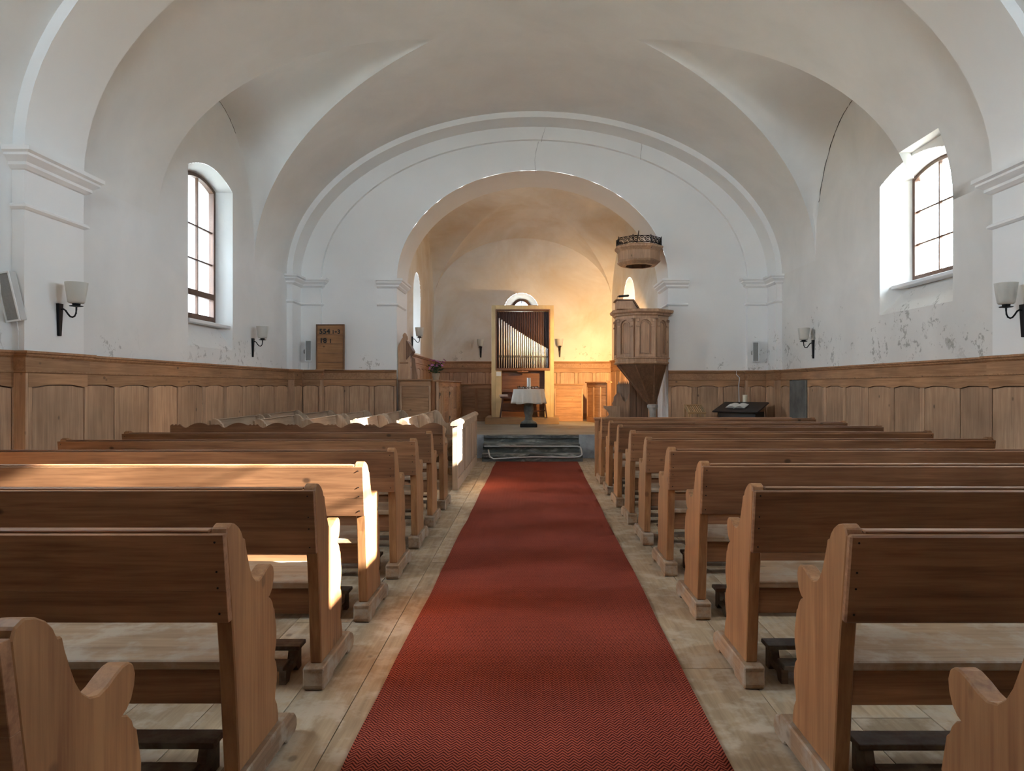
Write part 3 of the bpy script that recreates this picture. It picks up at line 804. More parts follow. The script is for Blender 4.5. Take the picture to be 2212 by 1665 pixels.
wainscot('pine wainscot along the chancel wall above the choir stalls', [(XCL, YCH, XBL, YB, 8)], [(XCL, YCH), (XBL, YB)], ZC, 1.95)
wainscot('warmly lit pine wainscot along the chancel wall behind the pulpit', [(XCR1, YB, XCR0, YCH, 8)], [(XCR1, YB), (XCR0, YCH)], ZC, 1.95)
corner_posts(wl_, [(XL, xi + 0.036, 5.816, 5.85, 0, zp), (XL, xi + 0.036, 12.416, 12.45, 0, zp), (xi + 0.325, xi + 0.394, 12.886, 13.0, 0, zp)])
corner_posts(wr_, [(xo - 0.036, XR, 5.816, 5.85, 0, zp - 0.012), (xo - 0.036, XR, 12.416, 12.45, 0, zp - 0.012), (xo - 0.394, xo - 0.325, 12.886, 13.0, 0, zp - 0.012)])
# stone slab between two wainscot runs
sl = MB()
rr = random.Random(9)
sl.box(XR - 0.05, XR, 11.26, 11.96, 0.0, 1.385)
sl.build('stone_slab', M['greystone'], bevel=0.012)
so = bpy.data.objects['stone_slab']; tag(so, 'upright grey stone slab set between wainscot panels on the stained wall', 'stone slab')

# ------------------------------------------------------------------ pews
PROF = [(0.0, 0.10), (-0.040, 0.50), (-0.094, 0.855), (-0.085, 0.876), (-0.060, 0.886), (-0.030, 0.878), (-0.002, 0.862), (0.018, 0.842), (0.030, 0.820), (0.044, 0.818),
        (0.052, 0.790), (0.068, 0.750), (0.085, 0.712), (0.105, 0.682), (0.130, 0.662), (0.160, 0.654), (0.190, 0.660), (0.220, 0.672), (0.248, 0.680), (0.272, 0.680), (0.290, 0.668),
        (0.298, 0.645), (0.294, 0.618), (0.282, 0.592), (0.262, 0.574), (0.250, 0.570), (0.268, 0.562), (0.284, 0.545), (0.294, 0.522), (0.304, 0.516), (0.312, 0.48), (0.324, 0.43),
        (0.322, 0.39), (0.308, 0.355), (0.304, 0.34), (0.318, 0.325), (0.330, 0.29), (0.328, 0.25), (0.312, 0.215), (0.310, 0.195), (0.328, 0.17), (0.340, 0.13), (0.342, 0.10)]
FOOT = [(-0.05, 0.018), (-0.038, 0.0), (0.10, 0.0), (0.115, 0.018), (0.36, 0.018), (0.375, 0.0), (0.46, 0.0), (0.485, 0.02), (0.482, 0.05), (0.462, 0.075), (0.43, 0.085), (0.41, 0.10), (-0.045, 0.10), (-0.052, 0.088), (-0.045, 0.08)]
def make_pew(label, group, L, mirror, crest=False, name='church_pew', mats=None, seam=True):
    mx, mz, ms = mats or (M['pew_x'], M['pew_z'], M['seat'])
    t = thing(name, label, 'pew', group=group)
    for a in (0.0, L - 0.05):
        MB().prism(PROF, 'x', a, a + 0.05).build('end_panel', mz, t, flipx=mirror, bevel=0.004)
        MB().prism(FOOT, 'x', a - 0.02, a + 0.068).build('foot_runner', M['foot'], t, flipx=mirror, bevel=0.005)
    def slab(z0, z1, poly=None, th=0.028):
        y = lambda z: -0.040 - (z - 0.50)/0.355*0.054
        q = MB().hexa([(0, y(z0)-th, z0), (L, y(z0)-th, z0), (L, y(z0), z0), (0, y(z0), z0)], [(0, y(z1)-th, z1), (L, y(z1)-th, z1), (L, y(z1), z1), (0, y(z1), z1)])
        return q
    if seam:
        slab(0.592, 0.690).build('backrest_board', mx, t, flipx=mirror, bevel=0.0012)
        slab(0.6903, 0.862).build('backrest_board', mx, t, flipx=mirror, bevel=0.0012)
    else: slab(0.592, 0.862).build('backrest_board', mx, t, flipx=mirror, bevel=0.006)
    if crest:
        poly = [(0.0, 0.80)]; n = 150
        for i in range(n + 1):
            s = i/n; p = (s*7.0) % 1.0
            if p < 0.5: h = 0.045 + 0.030*math.sin(math.pi*(p/0.5))
            elif p < 0.72: h = 0.045 - 0.022*math.sin(math.pi*((p-0.5)/0.22))
            else: h = 0.045 + 0.016*abs(math.sin(math.pi*3*((p-0.72)/0.28)))
            poly.append((L*s, 0.862 + h - 0.02))
        poly.append((L, 0.80))
        MB().prism(poly, 'y', -0.140, -0.118).build('scalloped_crest', mx, t, flipx=mirror)
    else:
        BOX(0.052, L - 0.052, -0.098, -0.060, 0.8625, 0.872).build('top_rail', mx, t, flipx=mirror, bevel=0.003)
    BOX(0.012, L - 0.012, -0.030, 0.335, 0.430, 0.460).build('seat', ms, t, flipx=mirror, bevel=0.005)
    BOX(0.051, L - 0.051, -0.005, 0.02, 0.315, 0.4295).build('seat_apron', mx, t, flipx=mirror, bevel=0.003)
    BOX(0.051, L - 0.051, 0.27, 0.295, 0.335, 0.4295).build('seat_apron', mx, t, flipx=mirror, bevel=0.003)
    nl = MB()
    for xx in (0.025, L - 0.025):
        for zz in (0.62, 0.70, 0.75, 0.84):
            yy = -0.040 - (zz - 0.50)/0.355*0.054 - 0.0285
            nl.lathe([(0.0035, 0), (0.0035, 0.0008)], 6); k = len(nl.v) - 12
            nl.move(Matrix.Translation((xx, yy, zz)) @ Matrix.Rotation(R(90), 4, 'X'), k)
    nl.build('nails', M['iron'], t, flipx=mirror)['kind'] = 'stuff'
    return t
ORD = ['front', 'second', 'third', 'fourth', 'fifth', 'sixth', 'seventh', 'eighth', 'ninth', 'tenth']
LEN = 2.80
RY = [9.42, 8.50, 7.64, 6.71, 5.83, 4.89, 3.99, 3.09, 2.20, 1.30]
LY = [6.58, 5.70, 4.82, 3.95, 3.08, 2.21, 1.33]
pr = make_pew('', 'brown pews in the block on the pulpit side', LEN, False, seam=False)
for i, y in enumerate(RY):
    o = pr if i == 0 else copy_tree(pr)
    o.location = (0.935, y, 0)
    o['label'] = 'brown pine pew on the pulpit side of the carpet, %s row from the front screen' % ('first' if i == 0 else ORD[i])
plp = make_pew('', 'brown pews in the block on the hymn-board side', LEN, True)
extra = {3: 'sunlit pine pew on the hymn-board side, its back glowing pale', 4: 'pine pew on the hymn-board side with a sunlit carved end'}
for i, y in enumerate(LY):
    o = plp if i == 0 else copy_tree(plp)
    o.location = (-0.90, y, 0)
    o['label'] = extra.get(i, 'brown pine pew on the hymn-board side, %s row behind the scallop-topped pew' % (['first'] + ORD[1:])[i])
cr = make_pew('pine pew with a scalloped crest along its back', None, LEN, True, crest=True)
cr.location = (-0.90, 7.47, 0)
# front screen of the block on the pulpit side
fs = thing('pew_front_screen', 'plain board screen in front of the first pew on the pulpit side', 'screen', (0.93, 10.25, 0))
BOX(0, 2.82, 0.0, 0.03, 0.05, 0.80).build('board', M['pew_x'], fs, bevel=0.004)
BOX(-0.01, 2.83, -0.03, 0.06, 0.80, 0.842).build('top_rail', M['pew_x'], fs, bevel=0.008)
BOX(0, 0.06, -0.03, 0.0, 0.0, 0.80).build('post', M['stall_z'], fs, bevel=0.004)
BOX(2.76, 2.82, -0.03, 0.0, 0.0, 0.80).build('post', M['stall_z'], fs, bevel=0.004)
BOX(0.06, 2.76, -0.02, 0.0, 0.05, 0.17).build('base_rail', M['pew_x'], fs)

# footrests under the pews
def make_footrest(L, mirror):
    t = thing('footrest', '', 'footrest', group='low dark footrests on the floor under the pews')
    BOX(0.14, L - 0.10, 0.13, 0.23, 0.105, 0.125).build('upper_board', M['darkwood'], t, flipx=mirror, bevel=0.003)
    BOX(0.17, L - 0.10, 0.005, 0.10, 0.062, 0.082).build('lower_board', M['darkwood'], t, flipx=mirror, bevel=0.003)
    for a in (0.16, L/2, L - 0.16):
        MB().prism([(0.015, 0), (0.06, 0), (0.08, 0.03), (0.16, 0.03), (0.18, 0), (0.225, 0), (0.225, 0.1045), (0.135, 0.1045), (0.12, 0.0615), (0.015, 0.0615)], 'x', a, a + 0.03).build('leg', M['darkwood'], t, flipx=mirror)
    return t
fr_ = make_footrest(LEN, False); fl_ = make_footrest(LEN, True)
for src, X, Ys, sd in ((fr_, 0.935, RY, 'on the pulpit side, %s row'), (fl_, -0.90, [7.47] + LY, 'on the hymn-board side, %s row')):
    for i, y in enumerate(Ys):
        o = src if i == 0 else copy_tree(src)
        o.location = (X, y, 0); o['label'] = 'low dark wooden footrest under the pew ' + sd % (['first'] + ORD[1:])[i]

# side pews by the hymn-board, turned towards the aisle
sp = make_pew('', 'pale pews turned towards the aisle before the chancel', 1.5, False, mats=(M['greywood_x'], M['greywood_z'], M['seat']))
SX = [-1.55, -2.13, -2.74, -3.35, -3.90]
first = True
for i, xx in enumerate(SX):
    for j, (ya) in enumerate((10.42, 12.14)):
        o = sp if first else copy_tree(sp); first = False
        o.location = (xx, ya, 0); o.rotation_euler = (0, 0, R(-90))
        o['label'] = 'pale pew facing the aisle, %s row from the low partition, %s' % ((['first'] + ORD[1:])[i], ['nearer the scalloped pew', 'nearer the hymn-board wall'][j])

# low partition beside the aisle
lp = thing('low_partition', 'low pale panelled partition at the aisle with a sunlit near edge', 'partition', (-0.90, 8.85, 0))
def partition():
    L = 3.25
    BOX(-0.055, -0.016, 0.02, L - 0.02, 0.04, 0.80).build('backing', M['greywood_z'], lp)
    MB().prism([(-0.085, 0.80), (0.02, 0.80), (0.022, 0.825), (0.0, 0.852), (-0.033, 0.862), (-0.066, 0.852), (-0.087, 0.825)], 'y', -0.02, L + 0.02).build('top_rail', M['greywood_z'], lp, smooth=40)
    BOX(-0.066, 0.001, 0, 0.07, 0, 0.7995).build('post', M['greywood_z'], lp, bevel=0.004)
    BOX(-0.066, 0.001, L - 0.07, L, 0, 0.7995).build('post', M['greywood_z'], lp, bevel=0.004)
    BOX(-0.015, 0.0, 0.07, L - 0.07, 0.0, 0.13).build('base_rail', M['greywood_z'], lp)
    BOX(-0.015, 0.0, 0.07, L - 0.07, 0.72, 0.80).build('upper_rail', M['greywood_z'], lp)
    for k in range(1, 3): BOX(-0.015, 0.0, L*k/3 - 0.05, L*k/3 + 0.05, 0.13, 0.72).build('stile', M['greywood_z'], lp)
    for k in range(3):
        a, b = (0.07 if k == 0 else L*k/3 + 0.05), (L - 0.07 if k == 2 else L*(k+1)/3 - 0.05)
        BOX(-0.015, -0.006, a + 0.012, b - 0.012, 0.142, 0.708).build('panel', M['greywood_z'], lp, bevel=0.003)
partition()

# ------------------------------------------------------------------ wall lamps
def lathe_shade(q):
    prof = [(0.030, 0.0), (0.058, 0.003), (0.068, 0.014), (0.072, 0.035), (0.079, 0.085), (0.086, 0.135), (0.092, 0.185), (0.088, 0.185), (0.082, 0.135), (0.075, 0.085), (0.068, 0.037), (0.063, 0.017), (0.055, 0.008), (0.0, 0.007)]
    return q.lathe(prof, 28, (0, 0.16, 0.285), caps=False)
def make_sconce(frost):
    t = thing('wall_lamp', '', 'wall lamp', group='iron wall lamps with frosted glass shades')
    q = MB().hexa([(-0.016, 0, 0), (0.016, 0, 0), (0.016, 0.022, 0), (-0.016, 0.022, 0)], [(-0.032, 0, 0.285), (0.032, 0, 0.285), (0.032, 0.028, 0.285), (-0.032, 0.028, 0.285)])
    q.build('wall_plate', M['iron'], t, bevel=0.003)
    pts = [(0, 0.025, 0.235), (0, 0.045, 0.238), (0, 0.065, 0.225), (0, 0.085, 0.195), (0, 0.105, 0.172), (0, 0.125, 0.165), (0, 0.145, 0.175), (0, 0.157, 0.20), (0, 0.16, 0.235), (0, 0.16, 0.262)]
    MB().tube(pts, 0.0075, 8).build('arm', M['iron'], t, smooth=60)
    MB().lathe([(0.0, 0.252), (0.052, 0.260), (0.056, 0.265), (0.03, 0.27), (0.034, 0.287), (0.0, 0.287)], 24, (0, 0.16, 0)).build('dish', M['iron'], t, smooth=40)
    lathe_shade(MB()).build('glass_shade', frost, t, smooth=50)
    return t
sc0 = make_sconce(M['frost'])
SC = [((XL + 0.10, 6.27, 1.735), -90, 'iron wall lamp with frosted shade beside the cut-off loudspeaker'),
      ((XL, 10.9, 1.735), -90, 'iron wall lamp between the tall window and the hymn board'),
      ((XR - 0.10, 6.20, 1.72), 90, 'iron wall lamp cut by the picture edge near the short bright window'),
      ((XR, 11.05, 1.72), 90, 'iron wall lamp with frosted shade amid peeling plaster'),
      ((XCL, 14.65, 2.02), -90, 'iron wall lamp above the carved choir stall end'),
      ((-1.29, YB, 2.03), 180, 'small wall lamp beside a grey stain next to the organ'),
      ((0.775, YB, 2.04), 180, 'small wall lamp on the warm wall between organ and pulpit')]
for i, (p, a, lab) in enumerate(SC):
    o = sc0 if i == 0 else copy_tree(sc0)
    o.location = p; o.rotation_euler = (0, 0, R(a)); o['label'] = lab
spx, spy, spz = 1.82, 13.62, 2.36
sl_t = thing('chancel_spotlight', 'unseen spotlight added behind the pulpit to warm the chancel', 'spotlight', (spx, spy, spz))  # unseen spot added for the warm glow on the chancel's pulpit side
aim = (Vector((1.75, 17.6, 1.75)) - Vector((spx, spy, spz))).normalized()
MB().tube([aim*-0.05, aim*0.0, aim*0.07], [0.03, 0.04, 0.045], 16).build('lamp_head', M['iron'], sl_t, smooth=40)
MB().tube([(0.0, 0, 0), (0.0, -0.08, 0.0), (0.0, -0.155, 0.0)], 0.010, 8).build('bracket', M['iron'], sl_t)
pl_d = bpy.data.lights.new('added_warm_spot', 'SPOT'); pl_d.energy = 1250; pl_d.color = (1.0, 0.60, 0.24); pl_d.shadow_soft_size = 0.05
pl_d.spot_size = R(92); pl_d.spot_blend = 1.0
pl = bpy.data.objects.new('added_warm_spot', pl_d); COL.objects.link(pl); pl.parent = sl_t; pl.location = aim*0.075
pl.rotation_euler = aim.to_track_quat('-Z', 'Y').to_euler()

# ------------------------------------------------------------------ loudspeakers
def speaker(label, loc, rotz, L, wd, tilt, cord_z, roll=0):
    t = thing('column_loudspeaker', label, 'loudspeaker', loc, rotz)
    Mx = Matrix.Translation((0, 0.07, 0)) @ Matrix.Rotation(R(roll), 4, 'Y') @ Matrix.Rotation(R(tilt), 4, 'X')
    BOX(-wd/2, wd/2, -0.04, 0.04, -L/2, L/2).move(Mx).build('case', M['greycase'], t, bevel=0.006)
    BOX(-wd/2 + 0.012, wd/2 - 0.012, 0.0395, 0.045, -L/2 + 0.014, L/2 - 0.014).move(Mx).build('grille', M['grey'], t, bevel=0.002)
    q = MB()
    q.ring([(-wd/2, -L/2), (wd/2, -L/2), (wd/2, L/2), (-wd/2, L/2)], [(-wd/2+0.011, -L/2+0.013), (wd/2-0.011, -L/2+0.013), (wd/2-0.011, L/2-0.013), (-wd/2+0.011, L/2-0.013)], 'y', 0.0405, 0.052)
    q.move(Mx).build('rim', M['white'], t)
    MB().tube([(0, -0.01, 0.0), (0, 0.045, 0.0)], [0.022, 0.012], 12).build('bracket', M['iron'], t)
    MB().tube([(wd/2 - 0.005, 0.06, -0.02), (wd/2 + 0.02, 0.055, -0.02)], [0.042, 0.036], 16).build('tilt_knob', M['grey'], t, smooth=40)
    MB().tube([(-0.01, 0.03, -L/2 + 0.02), (-0.01, 0.008, -L/2 - 0.06), (-0.01, 0.006, cord_z - loc[2])], 0.004, 6).build('cord', M['white'], t)
speaker('pale column loudspeaker leaning at the picture edge beside a wall lamp', (XL + 0.045, 5.85, 2.02), R(180), 0.40, 0.115, -8, 1.60, 8)
speaker('slim column loudspeaker on the corner pilaster beside the hymn board', (-4.02, 12.915, 1.93), R(180 + 18), 0.38, 0.11, -8, 1.60)
speaker('slim column loudspeaker on the corner pilaster above the reading desk', (4.09, 12.915, 1.91), R(180 - 18), 0.36, 0.11, -6, 1.58)

# ------------------------------------------------------------------ hymn board
hx0, _, hz0 = at(683, 797, 12.87); hx1, _, hz1 = at(744, 699, 12.87)
hb = thing('hymn_board', 'pine hymn board with black numerals standing on the wainscot', 'hymn board', (hx0, 12.875, ZT))
HW, HH = hx1 - hx0, hz1 - hz0
BOX(0, HW, 0.0, 0.02, 0.012, HH).build('board', M['board'], hb)
for a, b, c, d in ((0, 0.018, 0.0, HH), (HW - 0.018, HW, 0.0, HH), (0.018, HW - 0.018, HH - 0.018, HH)): BOX(a, b, -0.022, 0.0, c, d).build('frame', M['pulpit_d'], hb, bevel=0.002)
BOX(-0.004, HW + 0.004, -0.03, 0.02, 0.0, 0.0118).build('bottom_ledge', M['slat'], hb, bevel=0.002)
for k in range(4):
    z = HH*(1 - 0.225 - k*0.203); BOX(0.03, HW - 0.04, -0.008, 0.0, z - 0.006, z + 0.004).build('number_rail', M['pulpit_d'], hb)
def numeral(txt, x, z, size, parent):
    cu = bpy.data.curves.new('numeral', 'FONT'); cu.body = txt; cu.size = size; cu.extrude = 0.002; cu.offset = 0.0035*size/0.12
    cu.materials.append(M['ink'])
    tmp = bpy.data.objects.new('numeral_curve', cu); COL.objects.link(tmp)
    me = bpy.data.meshes.new_from_object(tmp.evaluated_get(bpy.context.evaluated_depsgraph_get()))
    bpy.data.objects.remove(tmp)
    o = link('numeral', me, parent)
    o.location = (x, -0.0045, z); o.rotation_euler = (R(90), 0, 0)
z1, z2 = HH*(1-0.205), HH*(1-0.408)
for txt, x, z, s in (('5', 0.055, z1, 0.125), ('5', 0.122, z1, 0.125), ('4', 0.189, z1, 0.125), ('1', 0.285, z1, 0.09), ('\u00f7', 0.330, z1, 0.09), ('3', 0.385, z1, 0.105),
                     ('1', 0.06, z2, 0.125), ('8', 0.128, z2, 0.125), ('1', 0.235, z2, 0.10)):
    numeral(txt, x*HW/0.513, z, s*HW/0.513, hb)

# ------------------------------------------------------------------ organ
OX, OY = -0.17, 16.45
og = thing('pipe_organ', 'small pipe organ with silver pipes in a pale wooden case', 'organ', (OX, OY, ZC))
OWd, OT = 1.44, 2.73       # case width, height above the floor
PZ = 0.15
op = thing('organ_platform', 'low pine platform under the organ', 'platform', (OX, OY, ZC))
BOX(-0.85, 0.83, -0.28, 0.95, 0, PZ).build('deck', M['plinth'], op, bevel=0.005)
hw = OWd/2
px = lambda p: (p - VX)*OY/F - OX             # column in the photograph to local x at the case front
pz = lambda p: CH + (VY - p)*OY/F - ZC
fx0, fx1, fz0, fz1 = px(1070.5), px(1188.5), pz(800), pz(668)
BOX(-hw, fx0, 0.0, 0.7, PZ, OT).build('case_side', M['organ_c'], og, bevel=0.004)
BOX(fx1, hw, 0.0, 0.7, PZ, OT).build('case_side', M['organ_c'], og, bevel=0.004)
BOX(fx0, fx1, 0.0, 0.7, fz1, OT).build('case_top', M['organ_c'], og, bevel=0.003)
ix0, ix1 = px(1083.5), px(1176.5)
BOX(fx0, ix0, 0.0, 0.7, PZ, fz0).build('case_leg', M['organ_c'], og, bevel=0.003)
BOX(ix1, fx1, 0.0, 0.7, PZ, fz0).build('case_leg', M['organ_c'], og, bevel=0.003)
MB().ring([(fx0, fz0), (fx1, fz0), (fx1, fz1), (fx0, fz1)], [(fx0 + 0.03, fz0 + 0.055), (fx1 - 0.03, fz0 + 0.055), (fx1 - 0.03, fz1 - 0.03), (fx0 + 0.03, fz1 - 0.03)], 'y', -0.03, 0.12).build('pipe_frame', M['organ_b'], og, bevel=0.003)
BOX(fx0 + 0.03, fx1 - 0.03, 0.30, 0.32, fz0 + 0.05, fz1 - 0.03).build('back_board', M['organ_d'], og)
lo, hi = fx0 + 0.05, fx1 - 0.045
for k in range(30):
    xx = lo - 0.01 + (hi - lo + 0.03)*k/29
    BOX(xx - 0.013, xx + 0.013, 0.20, 0.235, fz0 + 0.056, fz1 - 0.032).build('swell_slat', M['organ_d'], og, bevel=0.004)
NP = 27; wsum = [1.0 - 0.52*k/(NP-1) for k in range(NP)]; tot = sum(wsum); acc = 0
zm = pz(771)
hL = [pz(684), pz(692.5), pz(740), pz(752.5)]
for k in range(NP):
    xx = lo + (hi - lo)*(acc + wsum[k]/2)/tot; acc += wsum[k]; rad = 0.36*wsum[k]/tot*(hi-lo)
    s = (xx - lo)/(hi - lo); zt_ = pz(684 + (753 - 684)*(0.82*s + 0.18*math.sin(s*math.pi/2)))
    zb_ = fz0 + 0.056
    mb = MB().lathe([(rad*0.25, zb_), (rad*0.9, zm - 0.012), (rad, zm), (rad, zt_), (rad*0.86, zt_), (rad*0.86, zt_ - 0.02)], 14, (xx, 0.10, 0), caps=True)
    p = mb.build('organ_pipe', M['tin'], og, smooth=40)
    mh = rad*1.5
    MB().prism([(xx - rad*0.5, zm + 0.008), (xx + rad*0.5, zm + 0.008), (xx + rad*0.42, zm + 0.008 + mh), (xx, zm + 0.012 + mh*1.35), (xx - rad*0.42, zm + 0.008 + mh)], 'y', 0.10 - rad*1.04, 0.10 - rad*0.8).build('mouth', M['tin_d'], p)
BOX(lo - 0.03, hi + 0.02, 0.072, 0.082, zm - 0.006, zm + 0.004).build('pipe_rail', M['tin_d'], og)
BOX(ix0, ix1, 0.22, 0.24, PZ, fz0).build('console_back', M['organ_b'], og)
BOX(ix0, ix1, 0.02, 0.22, pz(847), pz(840)).build('keyboard_shelf', M['organ_b'], og, bevel=0.003)
BOX(ix0, ix1, 0.10, 0.22, pz(862), pz(847.5)).build('keyboard_panel', M['organ_d'], og)
BOX(px(1118), px(1141), -0.06, 0.02, pz(804), pz(801)).build('music_ledge', M['organ_b'], og)
BOX(px(1072), px(1082.8), -0.004, 0.0, pz(812), pz(802.5)).build('paper_note', M['paper'], og)
# bench
bn = thing('organ_bench', 'dark brown organ bench with splayed legs', 'bench', (OX + 0.02, OY - 0.22, ZC + PZ))
bz = pz(856) - PZ
BOX(-0.52, 0.50, -0.13, 0.13, bz - 0.03, bz).build('seat', M['organ_d'], bn, bevel=0.004)
for s in (-1, 1):
    x0, x1 = (0.47*s, 0.53*s)
    MB().hexa([(x1 - 0.015, -0.12, 0), (x1 + 0.015, -0.12, 0), (x1 + 0.015, 0.12, 0), (x1 - 0.015, 0.12, 0)], [(x0 - 0.015, -0.10, bz - 0.03), (x0 + 0.015, -0.10, bz - 0.03), (x0 + 0.015, 0.10, bz - 0.03), (x0 - 0.015, 0.10, bz - 0.03)]).build('leg', M['organ_d'], bn)
MB().tube([(-0.50, 0, 0.16), (-0.25, 0, 0.145), (0, 0, 0.14), (0.25, 0, 0.145), (0.50, 0, 0.16)], 0.014, 8).build('stretcher', M['organ_d'], bn, smooth=50)
def book(name, label, loc, sx, sy, sz, cov, rz=0):
    t = thing(name, label, 'book', loc, rz)
    BOX(-sx/2, sx/2, -sy/2, sy/2, 0, 0.003).build('cover', cov, t)
    BOX(-sx/2, sx/2, -sy/2, sy/2, sz - 0.003, sz).build('cover', cov, t)
    BOX(-sx/2 + 0.004, sx/2 - 0.004, -sy/2 + 0.004, sy/2, 0.003, sz - 0.003).build('pages', M['paper'], t)
bx = OX + px(1089); by = OY - 0.22
book('hymn_book', 'red hymn book at the bottom of the pile on the organ bench', (bx, by, ZC + PZ + bz), 0.20, 0.15, 0.022, M['red'], 0.1)
book('hymn_book', 'white music book on top of the pile on the organ bench', (bx - 0.005, by, ZC + PZ + bz + 0.0225), 0.19, 0.14, 0.025, M['paper'], 0.02)

# ------------------------------------------------------------------ font table with cloth, candle and wreath
TX, TY = at(1142, 0, 15.1)[0], 15.1
ft = thing('pedestal_table', 'round pedestal table on a weathered stone baluster', 'table', (TX, TY, ZC))
BOX(-0.18, 0.18, -0.16, 0.16, 0.0, 0.075).build('base_slab', M['iron'], ft, bevel=0.01)
MB().lathe([(0.16, 0.075), (0.165, 0.10), (0.13, 0.125), (0.085, 0.15), (0.075, 0.20), (0.08, 0.25), (0.095, 0.30), (0.108, 0.36), (0.102, 0.43), (0.09, 0.47), (0.10, 0.49), (0.10, 0.51), (0.085, 0.53), (0.09, 0.62), (0.115, 0.72), (0.12, 0.76)], 28).build('baluster', M['bronze'], ft, smooth=40)
MB().lathe([(0.0, 0.76), (0.31, 0.76), (0.315, 0.77), (0.315, 0.795), (0.0, 0.80)], 40).build('tabletop', M['pulpit_d'], ft, smooth=40)
ctop = ZC + 0.803
def cloth():
    mb = MB(); rows = []; n = 96
    rows.append([(0, 0, 0.001)]*n)
    for r_, z in ((0.15, 0.001), (0.30, 0.001), (0.322, -0.002)): rows.append([(r_*math.cos(2*math.pi*k/n), r_*math.sin(2*math.pi*k/n), z) for k in range(n)])
    for j in range(1, 9):
        t = j/8; row = []
        for k in range(n):
            a = 2*math.pi*k/n; f = 0.5 + 0.5*math.sin(13*a + 1.1*math.sin(3*a))
            r_ = 0.322 + t*(0.010 + 0.055*f); z = -0.005 - t*(0.295 + 0.012*math.sin(5*a))
            row.append((r_*math.cos(a), r_*math.sin(a), z))
        rows.append(row)
    mb.grid(rows, True)
    o = mb.build('tablecloth', M['cloth'], smooth=60, loc=(TX, TY, ctop))
    sm = o.modifiers.new('thick', 'SOLIDIFY'); sm.thickness = 0.002; sm.offset = 1
    tag(o, 'white tablecloth hanging in folds over the pedestal table', 'tablecloth')
cloth()
def candle(label, loc, r_, h, mat):
    t = thing('pillar_candle', label, 'candle', loc)
    MB().lathe([(r_*0.97, 0), (r_, 0.005), (r_, h - 0.004), (r_*0.93, h), (r_*0.3, h - 0.006), (0, h - 0.006)], 24).build('wax_body', mat, t, smooth=40)
    MB().tube([(0, 0, h - 0.007), (0.002, 0, h + 0.008)], 0.0015, 6).build('wick', M['ink'], t)
    return t
candle('tall white candle standing on the white tablecloth', (TX + 0.005, TY + 0.03, ctop + 0.004), 0.042, 0.235, M['paper'])
wr = thing('table_wreath', 'dark wreath of twigs with pale stones on the tablecloth', 'wreath', (TX, TY, ctop + 0.004))
q = MB(); rr = random.Random(11)
for k in range(60):
    a = rr.uniform(0, 6.28); r0 = rr.uniform(0.16, 0.24); a2 = a + rr.uniform(0.2, 0.5)
    p0 = Vector((r0*math.cos(a), r0*math.sin(a)*0.8, 0.008)); p2 = Vector((r0*math.cos(a2)*rr.uniform(0.9, 1.15), r0*math.sin(a2)*0.85, rr.uniform(0.01, 0.06)))
    q.tube([p0, (p0 + p2)/2 + Vector((0, 0, 0.02)), p2], [0.006, 0.005, 0.002], 5)
q.build('twigs', M['vine'], wr)
q = MB()
for k in range(40):
    a = rr.uniform(0, 6.28); r0 = rr.uniform(0.15, 0.25); c = Vector((r0*math.cos(a), r0*math.sin(a)*0.85, rr.uniform(0.015, 0.05)))
    d1 = Vector((rr.uniform(-1, 1), rr.uniform(-1, 1), rr.uniform(0.1, 0.8))).normalized()*0.035; d2 = d1.cross(Vector((rr.uniform(-1, 1), 0.3, 0.9))).normalized()*0.010
    q.add([c, c + d1*0.5 + d2, c + d1, c + d1*0.5 - d2], [(0, 1, 2, 3)])
q.build('leaves', M['leaf'], wr)
for k in range(8):
    a = 3.6 + k*0.30 + rr.uniform(-0.1, 0.1); r0 = 0.22; s = rr.uniform(0.018, 0.028)
    MB().lathe([(0.0, 0), (s*0.8, s*0.2), (s, s*0.6), (s*0.7, s*1.05), (0.0, s*1.2)], 10, (r0*math.cos(a), r0*math.sin(a)*0.9, 0.012)).build('pebble', M['stone_b'], wr, smooth=60)

# ------------------------------------------------------------------ pulpit
PX, PY = 2.03, 13.02
pu = thing('pulpit', 'octagonal carved wooden pulpit hanging at the chancel arch', 'pulpit', (PX, PY, 0))
K8 = 1/math.cos(R(22.5)); PH = R(22.5)
def octo(prof, **k): return MB().lathe([(r_*K8, z) for r_, z in prof], 8, ph=PH, **k)
ap = 0.44
octo([(ap, 1.80), (ap, 2.49), (ap - 0.03, 2.49), (ap - 0.03, 1.80)]).build('parapet', M['pulpit'], pu)
octo([(ap - 0.04, 1.80), (ap - 0.04, 1.83), (0.0, 1.83)]).build('pulpit_floor', M['pulpit_d'], pu)
octo([(ap - 0.04, 2.49), (ap + 0.02, 2.49), (ap + 0.022, 2.535), (ap + 0.05, 2.55), (ap + 0.055, 2.575), (ap + 0.10, 2.60), (ap + 0.11, 2.635), (ap + 0.10, 2.65), (ap - 0.04, 2.65)], caps=False).build('cornice', M['pulpit'], pu)
octo([(ap - 0.02, 1.675), (ap + 0.01, 1.68), (ap + 0.035, 1.70), (ap + 0.03, 1.715), (ap + 0.015, 1.725), (ap + 0.02, 1.775), (ap + 0.045, 1.785), (ap + 0.04, 1.80), (ap - 0.02, 1.805)]).build('base_moulding', M['pulpit'], pu)
sh = lambda z: (0.20*(1.68 - z)/0.72, 0.06*(1.68 - z)/0.72)
MB().lathe([((ap - 0.02)*K8, 1.68), (0.30*K8, 1.44), (0.19*K8, 1.22), (0.085*K8, 1.0), (0.08*K8, 0.965)], 8, ph=PH, shift=sh).build('tapered_base', M['pulpit_d'], pu)
q = MB()
